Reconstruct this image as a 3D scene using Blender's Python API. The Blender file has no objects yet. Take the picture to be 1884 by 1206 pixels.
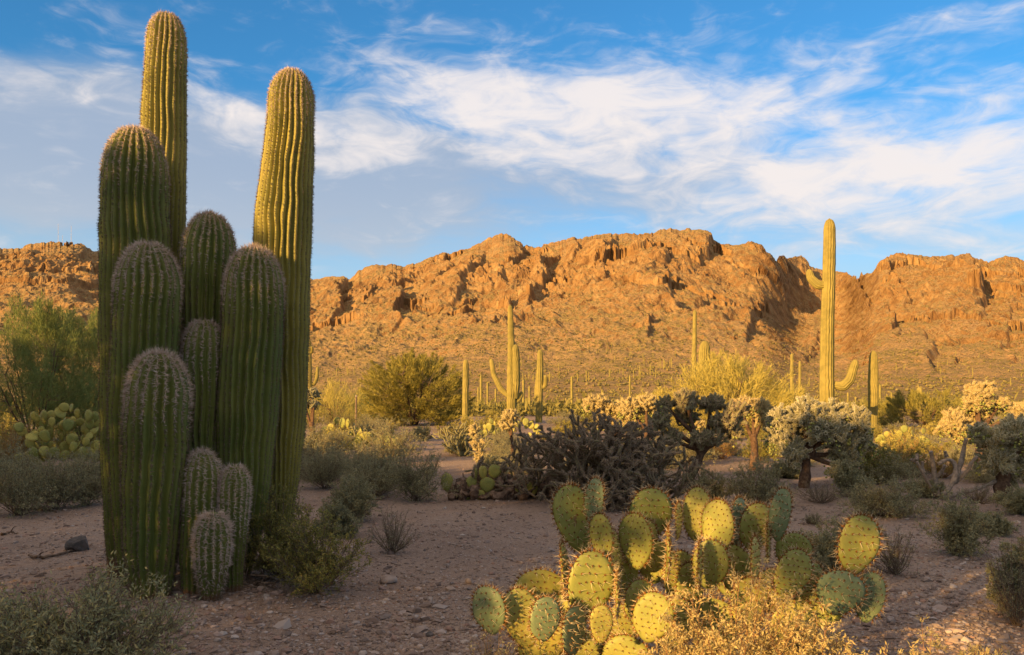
import bpy, math, os
import numpy as np
from mathutils import Vector
# ------------------------------------------------------------------ camera
F = 1465.0          # focal length in pixels of the 1884 px wide photograph
CZ = 1.5            # eye height
HZ = 740.0          # row of the horizon
C = bpy.context.scene.collection
scene = bpy.context.scene
cam_data = bpy.data.cameras.new('camera')
cam_data.sensor_width = 36.0
cam_data.lens = 36.0 * F / 1884.0
cam_data.shift_y = (HZ - 603.0) / 1884.0
cam_data.clip_end = 20000.0
cam = bpy.data.objects.new('camera', cam_data)
cam.location = (0, 0, CZ)
cam.rotation_euler = (math.radians(90), 0, 0)
C.objects.link(cam)
scene.camera = cam
# ------------------------------------------------------------------ light
SUN_AZ = math.radians(42)      # the light travels to the right of straight ahead
SUN_EL = math.radians(14)
D2 = np.array([math.sin(SUN_AZ), math.cos(SUN_AZ)])      # travel direction on the ground
L2 = np.array([math.cos(SUN_AZ), -math.sin(SUN_AZ)])
TAN = math.tan(SUN_EL)
sl = bpy.data.lights.new('sun', 'SUN')
sl.energy = 5.0
sl.angle = math.radians(0.5)
sl.color = (1.0, 0.58, 0.20)
sun = bpy.data.objects.new('sun', sl)
dvec = Vector((D2[0] * math.cos(SUN_EL), D2[1] * math.cos(SUN_EL), -math.sin(SUN_EL)))
sun.rotation_euler = dvec.to_track_quat('-Z', 'Y').to_euler()
sun.location = (-30, -30, 30)
C.objects.link(sun)
scene.view_settings.view_transform = 'Standard'
scene.view_settings.look = 'None'
scene.view_settings.exposure = 1.12
scene.view_settings.gamma = 1.0
try:
    scene.cycles.max_bounces = 6
    scene.cycles.diffuse_bounces = 3
    scene.cycles.glossy_bounces = 2
    scene.cycles.transparent_max_bounces = 4
    scene.cycles.use_denoising = True
except Exception:
    pass

# ------------------------------------------------------------------ node helpers
class NT:
    def __init__(s, tree):
        s.t = tree; s.n = tree.nodes; s.l = tree.links
    def new(s, kind, **kw):
        n = s.n.new(kind)
        for k, v in kw.items():
            setattr(n, k, v)
        return n
    def put(s, sock, v):
        if isinstance(v, bpy.types.NodeSocket):
            s.l.new(v, sock)
        elif v is not None:
            if hasattr(sock.default_value, '__len__') and not hasattr(v, '__len__'):
                v = (v,) * len(sock.default_value)
            if hasattr(v, '__len__') and len(sock.default_value) == 4 and len(v) == 3:
                v = (*v, 1)
            sock.default_value = v
    def m(s, op, a, b=None, c=None, clamp=False):
        n = s.new('ShaderNodeMath', operation=op, use_clamp=clamp)
        s.put(n.inputs[0], a); s.put(n.inputs[1], b) if b is not None else None
        if c is not None: s.put(n.inputs[2], c)
        return n.outputs[0]
    def mix(s, f, a, b, blend='MIX'):
        n = s.new('ShaderNodeMix', data_type='RGBA', blend_type=blend)
        s.put(n.inputs[0], f); s.put(n.inputs[6], a); s.put(n.inputs[7], b)
        return n.outputs[2]
    def ss(s, v, lo, hi, a=0.0, b=1.0):
        n = s.new('ShaderNodeMapRange', interpolation_type='SMOOTHSTEP')
        s.put(n.inputs[0], v)
        for i, q in enumerate((lo, hi, a, b)): s.put(n.inputs[1 + i], q)
        return n.outputs[0]
    def noise(s, vec, scale, detail=4, rough=0.55, dist=0.0, kind='FBM'):
        n = s.new('ShaderNodeTexNoise')
        try: n.noise_type = kind
        except Exception: pass
        if vec is not None: s.l.new(vec, n.inputs['Vector'])
        n.inputs['Scale'].default_value = scale
        n.inputs['Detail'].default_value = detail
        n.inputs['Roughness'].default_value = rough
        n.inputs['Distortion'].default_value = dist
        return n.outputs['Fac']
    def voro(s, vec, scale, feature='F1', rnd=1.0):
        n = s.new('ShaderNodeTexVoronoi', feature=feature)
        if vec is not None: s.l.new(vec, n.inputs['Vector'])
        n.inputs['Scale'].default_value = scale
        n.inputs['Randomness'].default_value = rnd
        return n
    def comb(s, x, y, z=0.0):
        n = s.new('ShaderNodeCombineXYZ')
        s.put(n.inputs[0], x); s.put(n.inputs[1], y); s.put(n.inputs[2], z)
        return n.outputs[0]
    def ramp(s, f, stops):
        n = s.new('ShaderNodeValToRGB')
        s.l.new(f, n.inputs[0])
        e = n.color_ramp.elements
        while len(e) < len(stops): e.new(0.5)
        for q, (p, c) in zip(e, stops):
            q.position = p; q.color = (*c, 1)
        return n.outputs[0]

# ------------------------------------------------------------------ sky
world = bpy.data.worlds.new('World')
scene.world = world
world.use_nodes = True
w = NT(world.node_tree)
w.n.clear()
out = w.new('ShaderNodeOutputWorld')
bg = w.new('ShaderNodeBackground')
sky = w.new('ShaderNodeTexSky', sky_type='NISHITA')
sky.sun_disc = False
sky.sun_elevation = SUN_EL
sky.sun_rotation = math.pi + SUN_AZ
sky.air_density = 1.0
sky.dust_density = 0.6
sky.ozone_density = 2.5
tc = w.new('ShaderNodeTexCoord')
sep = w.new('ShaderNodeSeparateXYZ')
w.l.new(tc.outputs['Generated'], sep.inputs[0])
X, Y, Z = sep.outputs
azim = w.m('ARCTAN2', X, Y)
elev = w.m('ARCSINE', Z)
SA = 5.0
base_vec = w.comb(w.m('MULTIPLY', azim, SA), w.m('MULTIPLY', elev, SA * 2.6), 0.3)
wn = w.new('ShaderNodeTexNoise'); w.l.new(base_vec, wn.inputs['Vector'])
wn.inputs['Scale'].default_value = 1.3; wn.inputs['Detail'].default_value = 3
wsep = w.new('ShaderNodeSeparateColor'); w.l.new(wn.outputs['Color'], wsep.inputs[0])
wa = w.m('ADD', azim, w.m('MULTIPLY', w.m('SUBTRACT', wsep.outputs[0], 0.5), 0.22))
we = w.m('ADD', elev, w.m('MULTIPLY', w.m('SUBTRACT', wsep.outputs[1], 0.5), 0.10))
def blobs(lst):
    tot = None
    for (px, py, rx, ry, rot, wt) in lst:
        a0 = math.atan((px - 942) / F); r = math.hypot(1, (px - 942) / F)
        e0 = math.atan((HZ - py) / F / r)
        ca, sa = math.cos(math.radians(rot)), math.sin(math.radians(rot))
        da = w.m('SUBTRACT', wa, a0); de = w.m('SUBTRACT', we, e0)
        u = w.m('MULTIPLY', w.m('ADD', w.m('MULTIPLY', da, ca), w.m('MULTIPLY', de, sa)), F / rx)
        v = w.m('MULTIPLY', w.m('SUBTRACT', w.m('MULTIPLY', de, ca), w.m('MULTIPLY', da, sa)), F / ry)
        d = w.m('ADD', w.m('MULTIPLY', u, u), w.m('MULTIPLY', v, v))
        g = w.m('MULTIPLY', w.m('EXPONENT', w.m('MULTIPLY', d, -1.0)), wt)
        tot = g if tot is None else w.m('ADD', tot, g)
    return tot
white = blobs([(760, 120, 150, 50, -14, .9), (930, 190, 210, 65, -10, 1.0), (1120, 190, 230, 80, 0, 1.0),
               (1400, 190, 260, 75, -3, 1.05), (1420, 120, 120, 30, 18, .5), (1620, 300, 330, 70, 2, 1.1), (1480, 340, 150, 40, 4, .8),
               (850, 275, 330, 42, -2, .95), (420, 190, 110, 40, -38, .85), (600, 240, 140, 45, -4, .8),
               (205, 205, 55, 18, 5, .75), (240, 110, 70, 22, -25, .5), (80, 160, 200, 40, -6, .45),
               (1780, 400, 260, 60, 3, .95), (1780, 15, 130, 28, 8, .6), (1640, 80, 150, 22, 28, .3),
               (1140, 415, 150, 14, 0, .6), (1830, 250, 160, 55, 8, .8), (1330, 270, 200, 60, 10, .5)])
grey = blobs([(250, 330, 520, 130, 0, 1.1), (800, 300, 420, 80, 0, .9), (600, 420, 500, 60, 0, .45), (1500, 330, 420, 90, 0, .7), (1250, 300, 200, 90, 0, .3), (120, 230, 300, 75, 0, .8), (1700, 430, 300, 50, 0, .5)])
back = w.m('MULTIPLY', w.ss(Y, 0.15, -0.3), 0.55)       # a broken deck on the far side of the sky
wisp = w.noise(base_vec, 2.2, 9, 0.58, 0.8)
wisp2 = w.noise(w.comb(w.m('MULTIPLY', wa, 14.0), w.m('MULTIPLY', we, 46.0), 1.7), 1.0, 6, 0.6, 1.2)
dn = w.m('ADD', w.m('MULTIPLY', w.m('SUBTRACT', wisp, 0.5), 1.5), w.m('MULTIPLY', w.m('SUBTRACT', wisp2, 0.5), 0.65))
cw = w.m('POWER', w.ss(w.m('ADD', w.m('ADD', w.m('MULTIPLY', white, .70), w.m('MULTIPLY', dn, 1.45)), w.m('MULTIPLY', back, 0.6)), 0.0, 1.5), 1.2)
cg = w.ss(w.m('ADD', grey, w.m('MULTIPLY', dn, 0.45)), 0.15, 1.25)
lowband = w.ss(elev, 0.30, 0.08)
skyc = w.mix(1.0, sky.outputs[0], (0.56, 1.42, 1.85), 'MULTIPLY')
skyc = w.mix(w.m('MULTIPLY', lowband, 0.85), skyc, (5.1, 6.1, 6.9))
greyc = w.mix(lowband, (3.8, 4.5, 5.7), (5.3, 5.7, 6.2))
c1 = w.mix(w.m('MULTIPLY', cg, 0.88), skyc, greyc)
c2 = w.mix(w.m('MULTIPLY', cw, 0.90), c1, (9.0, 8.2, 7.8))
# unseen glow added round the low sun behind the camera, warming the shade
sd = w.m('ADD', w.m('MULTIPLY', X, -D2[0]), w.m('MULTIPLY', Y, -D2[1]))
glow = w.m('MULTIPLY', w.ss(sd, 0.0, 0.95), w.ss(Z, 0.85, 0.05))
c3 = w.mix(w.m('MULTIPLY', glow, 0.9), c2, (9.0, 6.3, 3.8))
# unseen warm cloud sheet, added overhead to brighten the shaded ground
over = w.m('MULTIPLY', w.ss(Z, 0.50, 0.80), w.ss(w.noise(tc.outputs['Generated'], 3.0, 5, .6), .30, .55))
c4 = w.mix(w.m('MULTIPLY', over, 0.85), c3, (11.0, 7.9, 5.3))
w.l.new(c4, bg.inputs[0])
bg.inputs[1].default_value = 0.05
w.l.new(bg.outputs[0], out.inputs[0])

# ------------------------------------------------------------------ mesh helpers
def rng(seed): return np.random.default_rng(seed)
def mesh(name, V, Fs, mat, parent=None, smooth=False, loc=None):
    """One mesh object; V (n,3), Fs one index array or a list of them."""
    if not isinstance(Fs, list): Fs = [Fs]
    Fs = [np.asarray(f, dtype=np.int32) for f in Fs if len(f)]
    me = bpy.data.meshes.new(name)
    V = np.asarray(V, dtype=np.float32)
    me.vertices.add(len(V)); me.vertices.foreach_set('co', V.ravel())
    nl = sum(f.size for f in Fs); nf = sum(len(f) for f in Fs)
    me.loops.add(nl); me.loops.foreach_set('vertex_index', np.concatenate([f.ravel() for f in Fs]))
    tot = np.concatenate([np.full(len(f), f.shape[1], dtype=np.int32) for f in Fs])
    st = np.concatenate([[0], np.cumsum(tot)[:-1]]).astype(np.int32)
    me.polygons.add(nf)
    me.polygons.foreach_set('loop_start', st); me.polygons.foreach_set('loop_total', tot)
    me.polygons.foreach_set('use_smooth', np.full(nf, smooth))
    me.update(calc_edges=True); me.validate()
    me.materials.append(mat)
    o = bpy.data.objects.new(name, me); C.objects.link(o)
    if parent is not None: o.parent = parent
    if loc is not None: o.location = loc
    return o
def cat(parts):
    """Join (V, F) pairs that share a face size."""
    Vs, Fs, k = [], [], 0
    for V, Fq in parts:
        Vs.append(V); Fs.append(np.asarray(Fq) + k); k += len(V)
    return np.concatenate(Vs), np.concatenate(Fs)
def catm(parts):
    """Join (V, [F, ...]) of mixed face sizes."""
    Vs, d, k = [], {}, 0
    for V, Fl in parts:
        for f in (Fl if isinstance(Fl, list) else [Fl]):
            if len(f): d.setdefault(np.asarray(f).shape[1], []).append(np.asarray(f) + k)
        Vs.append(V); k += len(V)
    return np.concatenate(Vs), [np.concatenate(v) for v in d.values()]
def unit(v): return v / np.maximum(np.linalg.norm(v, axis=-1, keepdims=True), 1e-9)
def frame(d):
    ref = np.where(np.abs(d[..., 2:3]) < 0.9, np.array([0, 0, 1.0]), np.array([1.0, 0, 0]))
    a = unit(np.cross(d, ref)); return a, np.cross(d, a)
def prisms(P0, P1, r0, r1, k=5):
    P0 = np.atleast_2d(P0); P1 = np.atleast_2d(P1); n = len(P0)
    r0 = np.broadcast_to(r0, (n,)).reshape(n, 1, 1); r1 = np.broadcast_to(r1, (n,)).reshape(n, 1, 1)
    a, b = frame(unit(P1 - P0))
    t = np.arange(k) * 2 * np.pi / k
    off = a[:, None, :] * np.cos(t)[None, :, None] + b[:, None, :] * np.sin(t)[None, :, None]
    V = np.concatenate([P0[:, None, :] + off * r0, P1[:, None, :] + off * r1], axis=1).reshape(-1, 3)
    i = np.arange(k); j = (i + 1) % k
    q = np.stack([i, j, j + k, i + k], 1)
    return V, (q[None] + (np.arange(n) * 2 * k)[:, None, None]).reshape(-1, 4)
def cones(P0, P1, r, k=3):
    P0 = np.atleast_2d(P0); P1 = np.atleast_2d(P1); n = len(P0)
    r = np.broadcast_to(r, (n,)).reshape(n, 1, 1)
    a, b = frame(unit(P1 - P0))
    t = np.arange(k) * 2 * np.pi / k
    off = a[:, None, :] * np.cos(t)[None, :, None] + b[:, None, :] * np.sin(t)[None, :, None]
    V = np.concatenate([P0[:, None, :] + off * r, P1[:, None, :]], axis=1).reshape(-1, 3)
    i = np.arange(k); j = (i + 1) % k
    q = np.stack([i, j, np.full(k, k)], 1)
    return V, (q[None] + (np.arange(n) * (k + 1))[:, None, None]).reshape(-1, 3)
def leafs(P, d, nrm, ln, wd):
    """Diamond leaves from P along d, slightly folded down at the tip."""
    P = np.atleast_2d(P); n = len(P)
    d = unit(d); s = unit(np.cross(d, nrm)); up = np.cross(s, d)
    ln = np.broadcast_to(ln, (n,))[:, None]; wd = np.broadcast_to(wd, (n,))[:, None]
    V = np.stack([P, P + d * ln * .45 + s * wd * .5, P + d * ln - up * ln * .12, P + d * ln * .45 - s * wd * .5], 1).reshape(-1, 3)
    return V, (np.arange(n) * 4)[:, None] + np.arange(4)[None]
def tube(path, rad, k=8, caps=True):
    path = np.asarray(path, float); n = len(path)
    rad = np.broadcast_to(rad, (n,))
    tan = unit(np.gradient(path, axis=0))
    a, b = frame(tan[0]); A = [a]
    for i in range(1, n):
        a = A[-1] - tan[i] * np.dot(A[-1], tan[i]); A.append(a / max(np.linalg.norm(a), 1e-9))
    A = np.array(A); B = np.cross(tan, A)
    t = np.arange(k) * 2 * np.pi / k
    V = path[:, None] + (A[:, None] * np.cos(t)[None, :, None] + B[:, None] * np.sin(t)[None, :, None]) * rad[:, None, None]
    i, j = np.meshgrid(np.arange(n - 1), np.arange(k), indexing='ij')
    Fq = np.stack([i * k + j, i * k + (j + 1) % k, (i + 1) * k + (j + 1) % k, (i + 1) * k + j], -1).reshape(-1, 4)
    V = np.concatenate([V.reshape(-1, 3), path[:1], path[-1:]])
    c0, c1 = n * k, n * k + 1
    jj = np.arange(k); j2 = (jj + 1) % k
    T = np.concatenate([np.stack([j2, jj, np.full(k, c0)], 1), np.stack([(n - 1) * k + jj, (n - 1) * k + j2, np.full(k, c1)], 1)])
    return V, [Fq, T]
def rdir(r, n, up=0.0):
    v = r.normal(size=(n, 3)); v[:, 2] += up
    return unit(v)

# ------------------------------------------------------------------ noise in numpy
def _perlin(x, y, seed):
    ix = np.floor(x).astype(np.int64); iy = np.floor(y).astype(np.int64)
    fx = x - ix; fy = y - iy
    def g(i, j, dx, dy):
        n = (i * 374761393 + j * 668265263 + seed * 362437) & 0xffffffff
        n = ((n ^ (n >> 13)) * 1274126177) & 0xffffffff
        n = n ^ (n >> 16)
        a = n.astype(np.float64) * (2 * np.pi / 4294967296.0)
        return np.cos(a) * dx + np.sin(a) * dy
    u = fx * fx * fx * (fx * (fx * 6 - 15) + 10); v = fy * fy * fy * (fy * (fy * 6 - 15) + 10)
    a = g(ix, iy, fx, fy); b = g(ix + 1, iy, fx - 1, fy)
    c = g(ix, iy + 1, fx, fy - 1); d = g(ix + 1, iy + 1, fx - 1, fy - 1)
    return ((a + (b - a) * u) + ((c + (d - c) * u) - (a + (b - a) * u)) * v) * 1.5
def fbm(x, y, octv=4, seed=0, gain=0.5):
    s = 0; a = 1.0; t = 0
    for k in range(octv):
        s = s + a * _perlin(x * 2 ** k, y * 2 ** k, seed + k); t += a; a *= gain
    return s / t
def ridged(x, y, octv=4, seed=0, gain=0.5):
    s = 0; a = 1.0; t = 0
    for k in range(octv):
        s = s + a * (1 - np.abs(_perlin(x * 2 ** k, y * 2 ** k, seed + k)) * 1.6); t += a; a *= gain
    return s / t
def S(x): x = np.clip(x, 0, 1); return x * x * (3 - 2 * x)

# ------------------------------------------------------------------ naming
def tag(o, label=None, cat=None, group=None, kind=None):
    if label: o['label'] = label
    if cat: o['category'] = cat
    if group: o['group'] = group
    if kind: o['kind'] = kind
    return o
def empty(name, loc, label, cat, group=None, rz=0.0, sc=1.0):
    o = bpy.data.objects.new(name, None); C.objects.link(o)
    o.location = loc; o.rotation_euler = (0, 0, rz)
    o.scale = (sc, sc, sc) if not hasattr(sc, '__len__') else sc
    o.empty_display_size = 0.1
    return tag(o, label, cat, group)
def copy_tree(o, parent=None):
    c = o.copy(); C.objects.link(c)
    if parent is not None: c.parent = parent
    for ch in list(KIDS.get(o.name, [])):
        copy_tree(ch, c)
    return c
KIDS = {}
def kids(o, *ch):
    KIDS.setdefault(o.name, []).extend(ch)
def dup(o, loc, rz, sc, label, cat, group=None):
    c = copy_tree(o)
    c.location = loc; c.rotation_euler = (0, 0, rz)
    c.scale = (sc, sc, sc) if not hasattr(sc, '__len__') else sc
    for k in ('label', 'category', 'group'):
        if k in c: del c[k]
    return tag(c, label, cat, group)

# ------------------------------------------------------------------ materials
def mat(name, build):
    m = bpy.data.materials.new(name); m.use_nodes = True
    t = NT(m.node_tree); t.n.clear()
    o = t.new('ShaderNodeOutputMaterial'); b = t.new('ShaderNodeBsdfPrincipled')
    t.l.new(b.outputs[0], o.inputs[0])
    b.inputs['Roughness'].default_value = 0.8
    b.inputs['Specular IOR Level'].default_value = 0.25
    build(t, b, o)
    return m
def vary(name, cols, rough=0.75, trans=0.0, scale=None):
    """Leaf or spine colour that differs from one island of the mesh to the next."""
    def bld(t, b, o):
        g = t.new('ShaderNodeNewGeometry')
        n = len(cols)
        c = t.ramp(g.outputs['Random Per Island'], [(i / max(n - 1, 1), q) for i, q in enumerate(cols)])
        t.put(b.inputs['Base Color'], c); b.inputs['Roughness'].default_value = rough
        if trans:
            tr = t.new('ShaderNodeBsdfTranslucent'); t.put(tr.inputs[0], c)
            mx = t.new('ShaderNodeMixShader'); mx.inputs[0].default_value = trans
            t.l.new(b.outputs[0], mx.inputs[1]); t.l.new(tr.outputs[0], mx.inputs[2]); t.l.new(mx.outputs[0], o.inputs[0])
    return mat(name, bld)
def rough_mat(name, c1, c2, scale=8.0, bump=0.3, bscale=30.0, dist=0.01, stretch=(1, 1, 1)):
    def bld(t, b, o):
        tc = t.new('ShaderNodeTexCoord'); mp = t.new('ShaderNodeMapping'); mp.inputs['Scale'].default_value = stretch
        t.l.new(tc.outputs['Object'], mp.inputs[0]); v = mp.outputs[0]
        t.put(b.inputs['Base Color'], t.mix(t.ss(t.noise(v, scale, 5, .6), .35, .65), c1, c2))
        bp = t.new('ShaderNodeBump'); bp.inputs['Strength'].default_value = bump; bp.inputs['Distance'].default_value = dist
        t.l.new(t.noise(v, bscale, 5, .65), bp.inputs['Height']); t.l.new(bp.outputs[0], b.inputs['Normal'])
        b.inputs['Roughness'].default_value = .9
    return mat(name, bld)
def P(px, py, Yd): return np.array([(px - 942) / F * Yd, Yd, CZ - (py - HZ) / F * Yd])
# ------------------------------------------------------------------ mountain range
def ground_z(x, y):
    x = np.asarray(x, float); y = np.asarray(y, float)
    r = np.hypot(x, y)
    return (0.05 * fbm(x / 3.1, y / 3.1, 3, 5) + 0.02 * fbm(x / .8, y / .8, 2, 9)) * np.clip(1.3 - r / 60, 0, 1)
R0 = 160.0
CREST = np.array([(-600, 470), (-300, 440), (-100, 470), (0, 457), (40, 455), (62, 447), (100, 446), (130, 450), (190, 465), (260, 480), (340, 500), (450, 510),
    (560, 515), (600, 518), (640, 515), (660, 497), (674, 490), (700, 489), (720, 487), (740, 492), (770, 487), (790, 478), (830, 468), (860, 463), (880, 447), (905, 436),
    (920, 430), (938, 434), (956, 452), (985, 456), (1000, 446), (1040, 443), (1060, 440), (1085, 435), (1120, 430), (1205, 430), (1215, 423), (1235, 422), (1250, 428),
    (1290, 435), (1320, 455), (1350, 465), (1400, 478), (1430, 492), (1448, 488), (1480, 488), (1505, 497), (1540, 515), (1580, 517), (1584, 507), (1605, 506), (1618, 484),
    (1640, 467), (1670, 466), (1700, 472), (1740, 474), (1790, 477), (1820, 480), (1850, 470), (1884, 478), (2000, 500), (2200, 470), (2500, 500)], float)
NC, NR = 1240, 760
pxs = np.linspace(-260, 2180, NC)
tt = np.concatenate([np.linspace(0, 1, NR - 60), np.linspace(1, 1.22, 61)[1:]])
PX, T = np.meshgrid(pxs, tt, indexing='ij')
ec = 740 - np.interp(pxs, CREST[:, 0], CREST[:, 1])
ecn = 3.4 * fbm(pxs / 22, pxs * 0, 3, 40) + 5.0 * (.75 - np.abs(fbm(pxs / 11, pxs * 0 + 3, 3, 41)) * 1.5) - 3
trend = np.convolve(np.pad(ec, 60, mode='edge'), np.hanning(121) / np.hanning(121).sum(), 'valid')
rc = 2200 + 680 * np.exp(-np.abs((pxs - 1508) / 74) ** 3.2) + 150 * np.sin(pxs / 260)
RC = rc[:, None]
YY = R0 + (RC - R0) * T
XX = (PX - 942) / F * YY
tb = np.clip(T, 0, 1)
lift = tb ** 7
EC = trend[:, None] * (1 - lift) + (ec + ecn)[:, None] * lift
ECT = (ec + ecn)[:, None]
E = EC * (0.72 * tb ** 0.75 + 0.28 * tb ** 1.9)
env = np.clip(T * 3, 0, 1) * np.clip((1.02 - T) * 7, 0, 1)
wx = XX + 70 * fbm(XX / 300, YY / 300, 3, 90); wy = YY + 70 * fbm(XX / 300 + 9, YY / 300, 3, 91)
E = E + 40 * env * (ridged(wx / 420 + .3, wy / 900, 3, 11) - 0.60) * np.clip(T * 2.1, 0, 1)
E = E + 9 * env * (ridged(wx / 150 + .7, wy / 330, 3, 14) - 0.60)
def spur(px, py, w, ln, h, lean=0.0, sharp=7.0):
    """A buttress: rises gently from the left and breaks off on the right, along a line running up the slope."""
    e0 = 740 - py
    dv = E0 - e0
    du = PX - px - lean * dv
    nz = 9 * fbm(XX / 60, YY / 60, 3, 77) + 26 * fbm(XX / 210, YY / 210, 2, 78) - .35 * dv
    left = np.exp(-(np.minimum(du + nz, 0) / w) ** 2)
    right = 1 - S((du + nz) / sharp)
    along = np.exp(-(dv / ln) ** 4)
    return h * np.where(du + nz < 0, left, right) * along * np.clip((1.05 - T) * 10, 0, 1)
E0 = E.copy()
for a in [(622, 560, 55, 26, 17), (735, 560, 50, 24, 13), (860, 520, 60, 28, 12, .2), (990, 525, 50, 26, 15, .1), (1115, 480, 60, 25, 10), (1230, 500, 90, 26, 11, -.2),
          (1300, 455, 40, 22, 12), (1420, 520, 90, 34, 17, -.7), (1190, 605, 30, 12, 12), (1475, 500, 60, 22, 20, -1.2), (1700, 655, 130, 18, 15, -.6, 16), (1800, 560, 90, 30, 16, -.5), (1640, 610, 90, 20, 14, -.6), (1380, 600, 100, 20, 12, -.4), (300, 560, 90, 30, 14), (1575, 540, 70, 20, 14, -1.2),
          (1500, 640, 80, 16, 6), (1790, 500, 70, 40, 10, -.4), (1650, 530, 70, 30, 10, -.8), (1850, 620, 60, 30, 8, -.3), (60, 500, 60, 16, 9), (150, 480, 60, 14, 9), (-60, 560, 80, 40, 12),
          (1060, 450, 40, 20, 8), (950, 470, 30, 20, 10), (815, 500, 40, 20, 8)]:
    a = list(a); a[3] *= 1.7; a[4] *= 1.45; E = E + spur(*a)
def band(pts, w=2.2, seed=3):
    """A cliff band: rows px, py, height in px."""
    global E
    pts = np.array(pts, float)
    b = 740 - np.interp(PX, pts[:, 0], pts[:, 1]); c = np.interp(PX, pts[:, 0], pts[:, 2])
    c = 1.6 * c * np.clip(.55 + 2.0 * fbm(wx / 190, wy / 190, 3, seed + 50), .06, 2)
    b = b + 48 * fbm(wx / 300, wy / 260, 2, seed + 4) + 20 * fbm(wx / 80, wy / 200, 3, seed) + 22 * (ridged(wx / 34, wy / 90, 3, seed + 9) - .6) + 7 * fbm(wx / 9, wy / 20, 2, seed + 10)
    up = S((E - b) / w)
    E = E + c * (up - np.clip((E - (b - 2.5 * c)) / (5.0 * np.maximum(c, 1)), 0, 1))
band([(-300, 560, 9), (0, 510, 9), (190, 520, 9), (400, 560, 5), (560, 585, 13), (680, 585, 12), (760, 575, 9), (860, 548, 11), (960, 535, 13), (1060, 530, 9), (1150, 520, 15), (1260, 530, 15), (1400, 550, 12), (1470, 560, 2), (1600, 540, 7), (1700, 530, 11), (1884, 535, 11)], 2.2, 3)
band([(-300, 500, 8), (0, 480, 8), (190, 490, 7), (560, 555, 9), (640, 540, 7), (720, 505, 3), (830, 490, 5), (900, 465, 14), (1000, 470, 9), (1100, 470, 9), (1200, 465, 12), (1300, 475, 14), (1440, 510, 12), (1480, 520, 2), (1620, 500, 10), (1884, 500, 12)], 2.2, 13)
band([(-300, 640, 3), (500, 650, 0), (1130, 600, 2), (1180, 610, 8), (1230, 600, 2), (1450, 640, 3), (1540, 640, 11), (1700, 650, 11), (1800, 630, 10), (1884, 620, 10)], 2.2, 23)
band([(-300, 600, 3), (560, 620, 3), (700, 610, 0), (1400, 600, 0), (1750, 590, 7), (1884, 590, 8)], 2.2, 33)
E = np.maximum(E, 0.1)
ztop = CZ + ECT * RC / F
Zt = CZ + E * YY / F
crag = S((fbm(wx / 330, wy / 260, 3, 65) + .30 * (E / 150 - 1) - .12) * 4) * env
Zt = Zt + crag * 22 * (ridged(wx / 75, wy / 120, 4, 67) - .55) + crag * 10 * (ridged(wx / 22, wy / 50, 3, 68) - .6)
hi_ = .45 + .55 * S(E / 230)
Zt = Zt + 18 * hi_ * env * (ridged(XX / 62, YY / 88, 4, 60) - .62) + 4.5 * hi_ * env * (ridged(XX / 21, YY / 30, 3, 62) - .62) + 1.3 * env * fbm(XX / 14, YY / 18, 3, 61)
Zb = ztop - (YY - RC) * (0.62 + .25 * fbm(XX / 120, YY / 120, 3, 8)) - 0 * YY
ZZ = np.where(T > 1, np.minimum(Zt, Zb), Zt)
ZZ = np.where(T > 1, Zb, ZZ)
ZZ = ZZ - (1 - S(T * 12)) * (ZZ + 0.6)         # runs out into the plain
i, j = np.meshgrid(np.arange(NC - 1), np.arange(NR - 1), indexing='ij')
k = i * NR + j
Fq = np.stack([k, k + NR, k + NR + 1, k + 1], -1).reshape(-1, 4)
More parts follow.
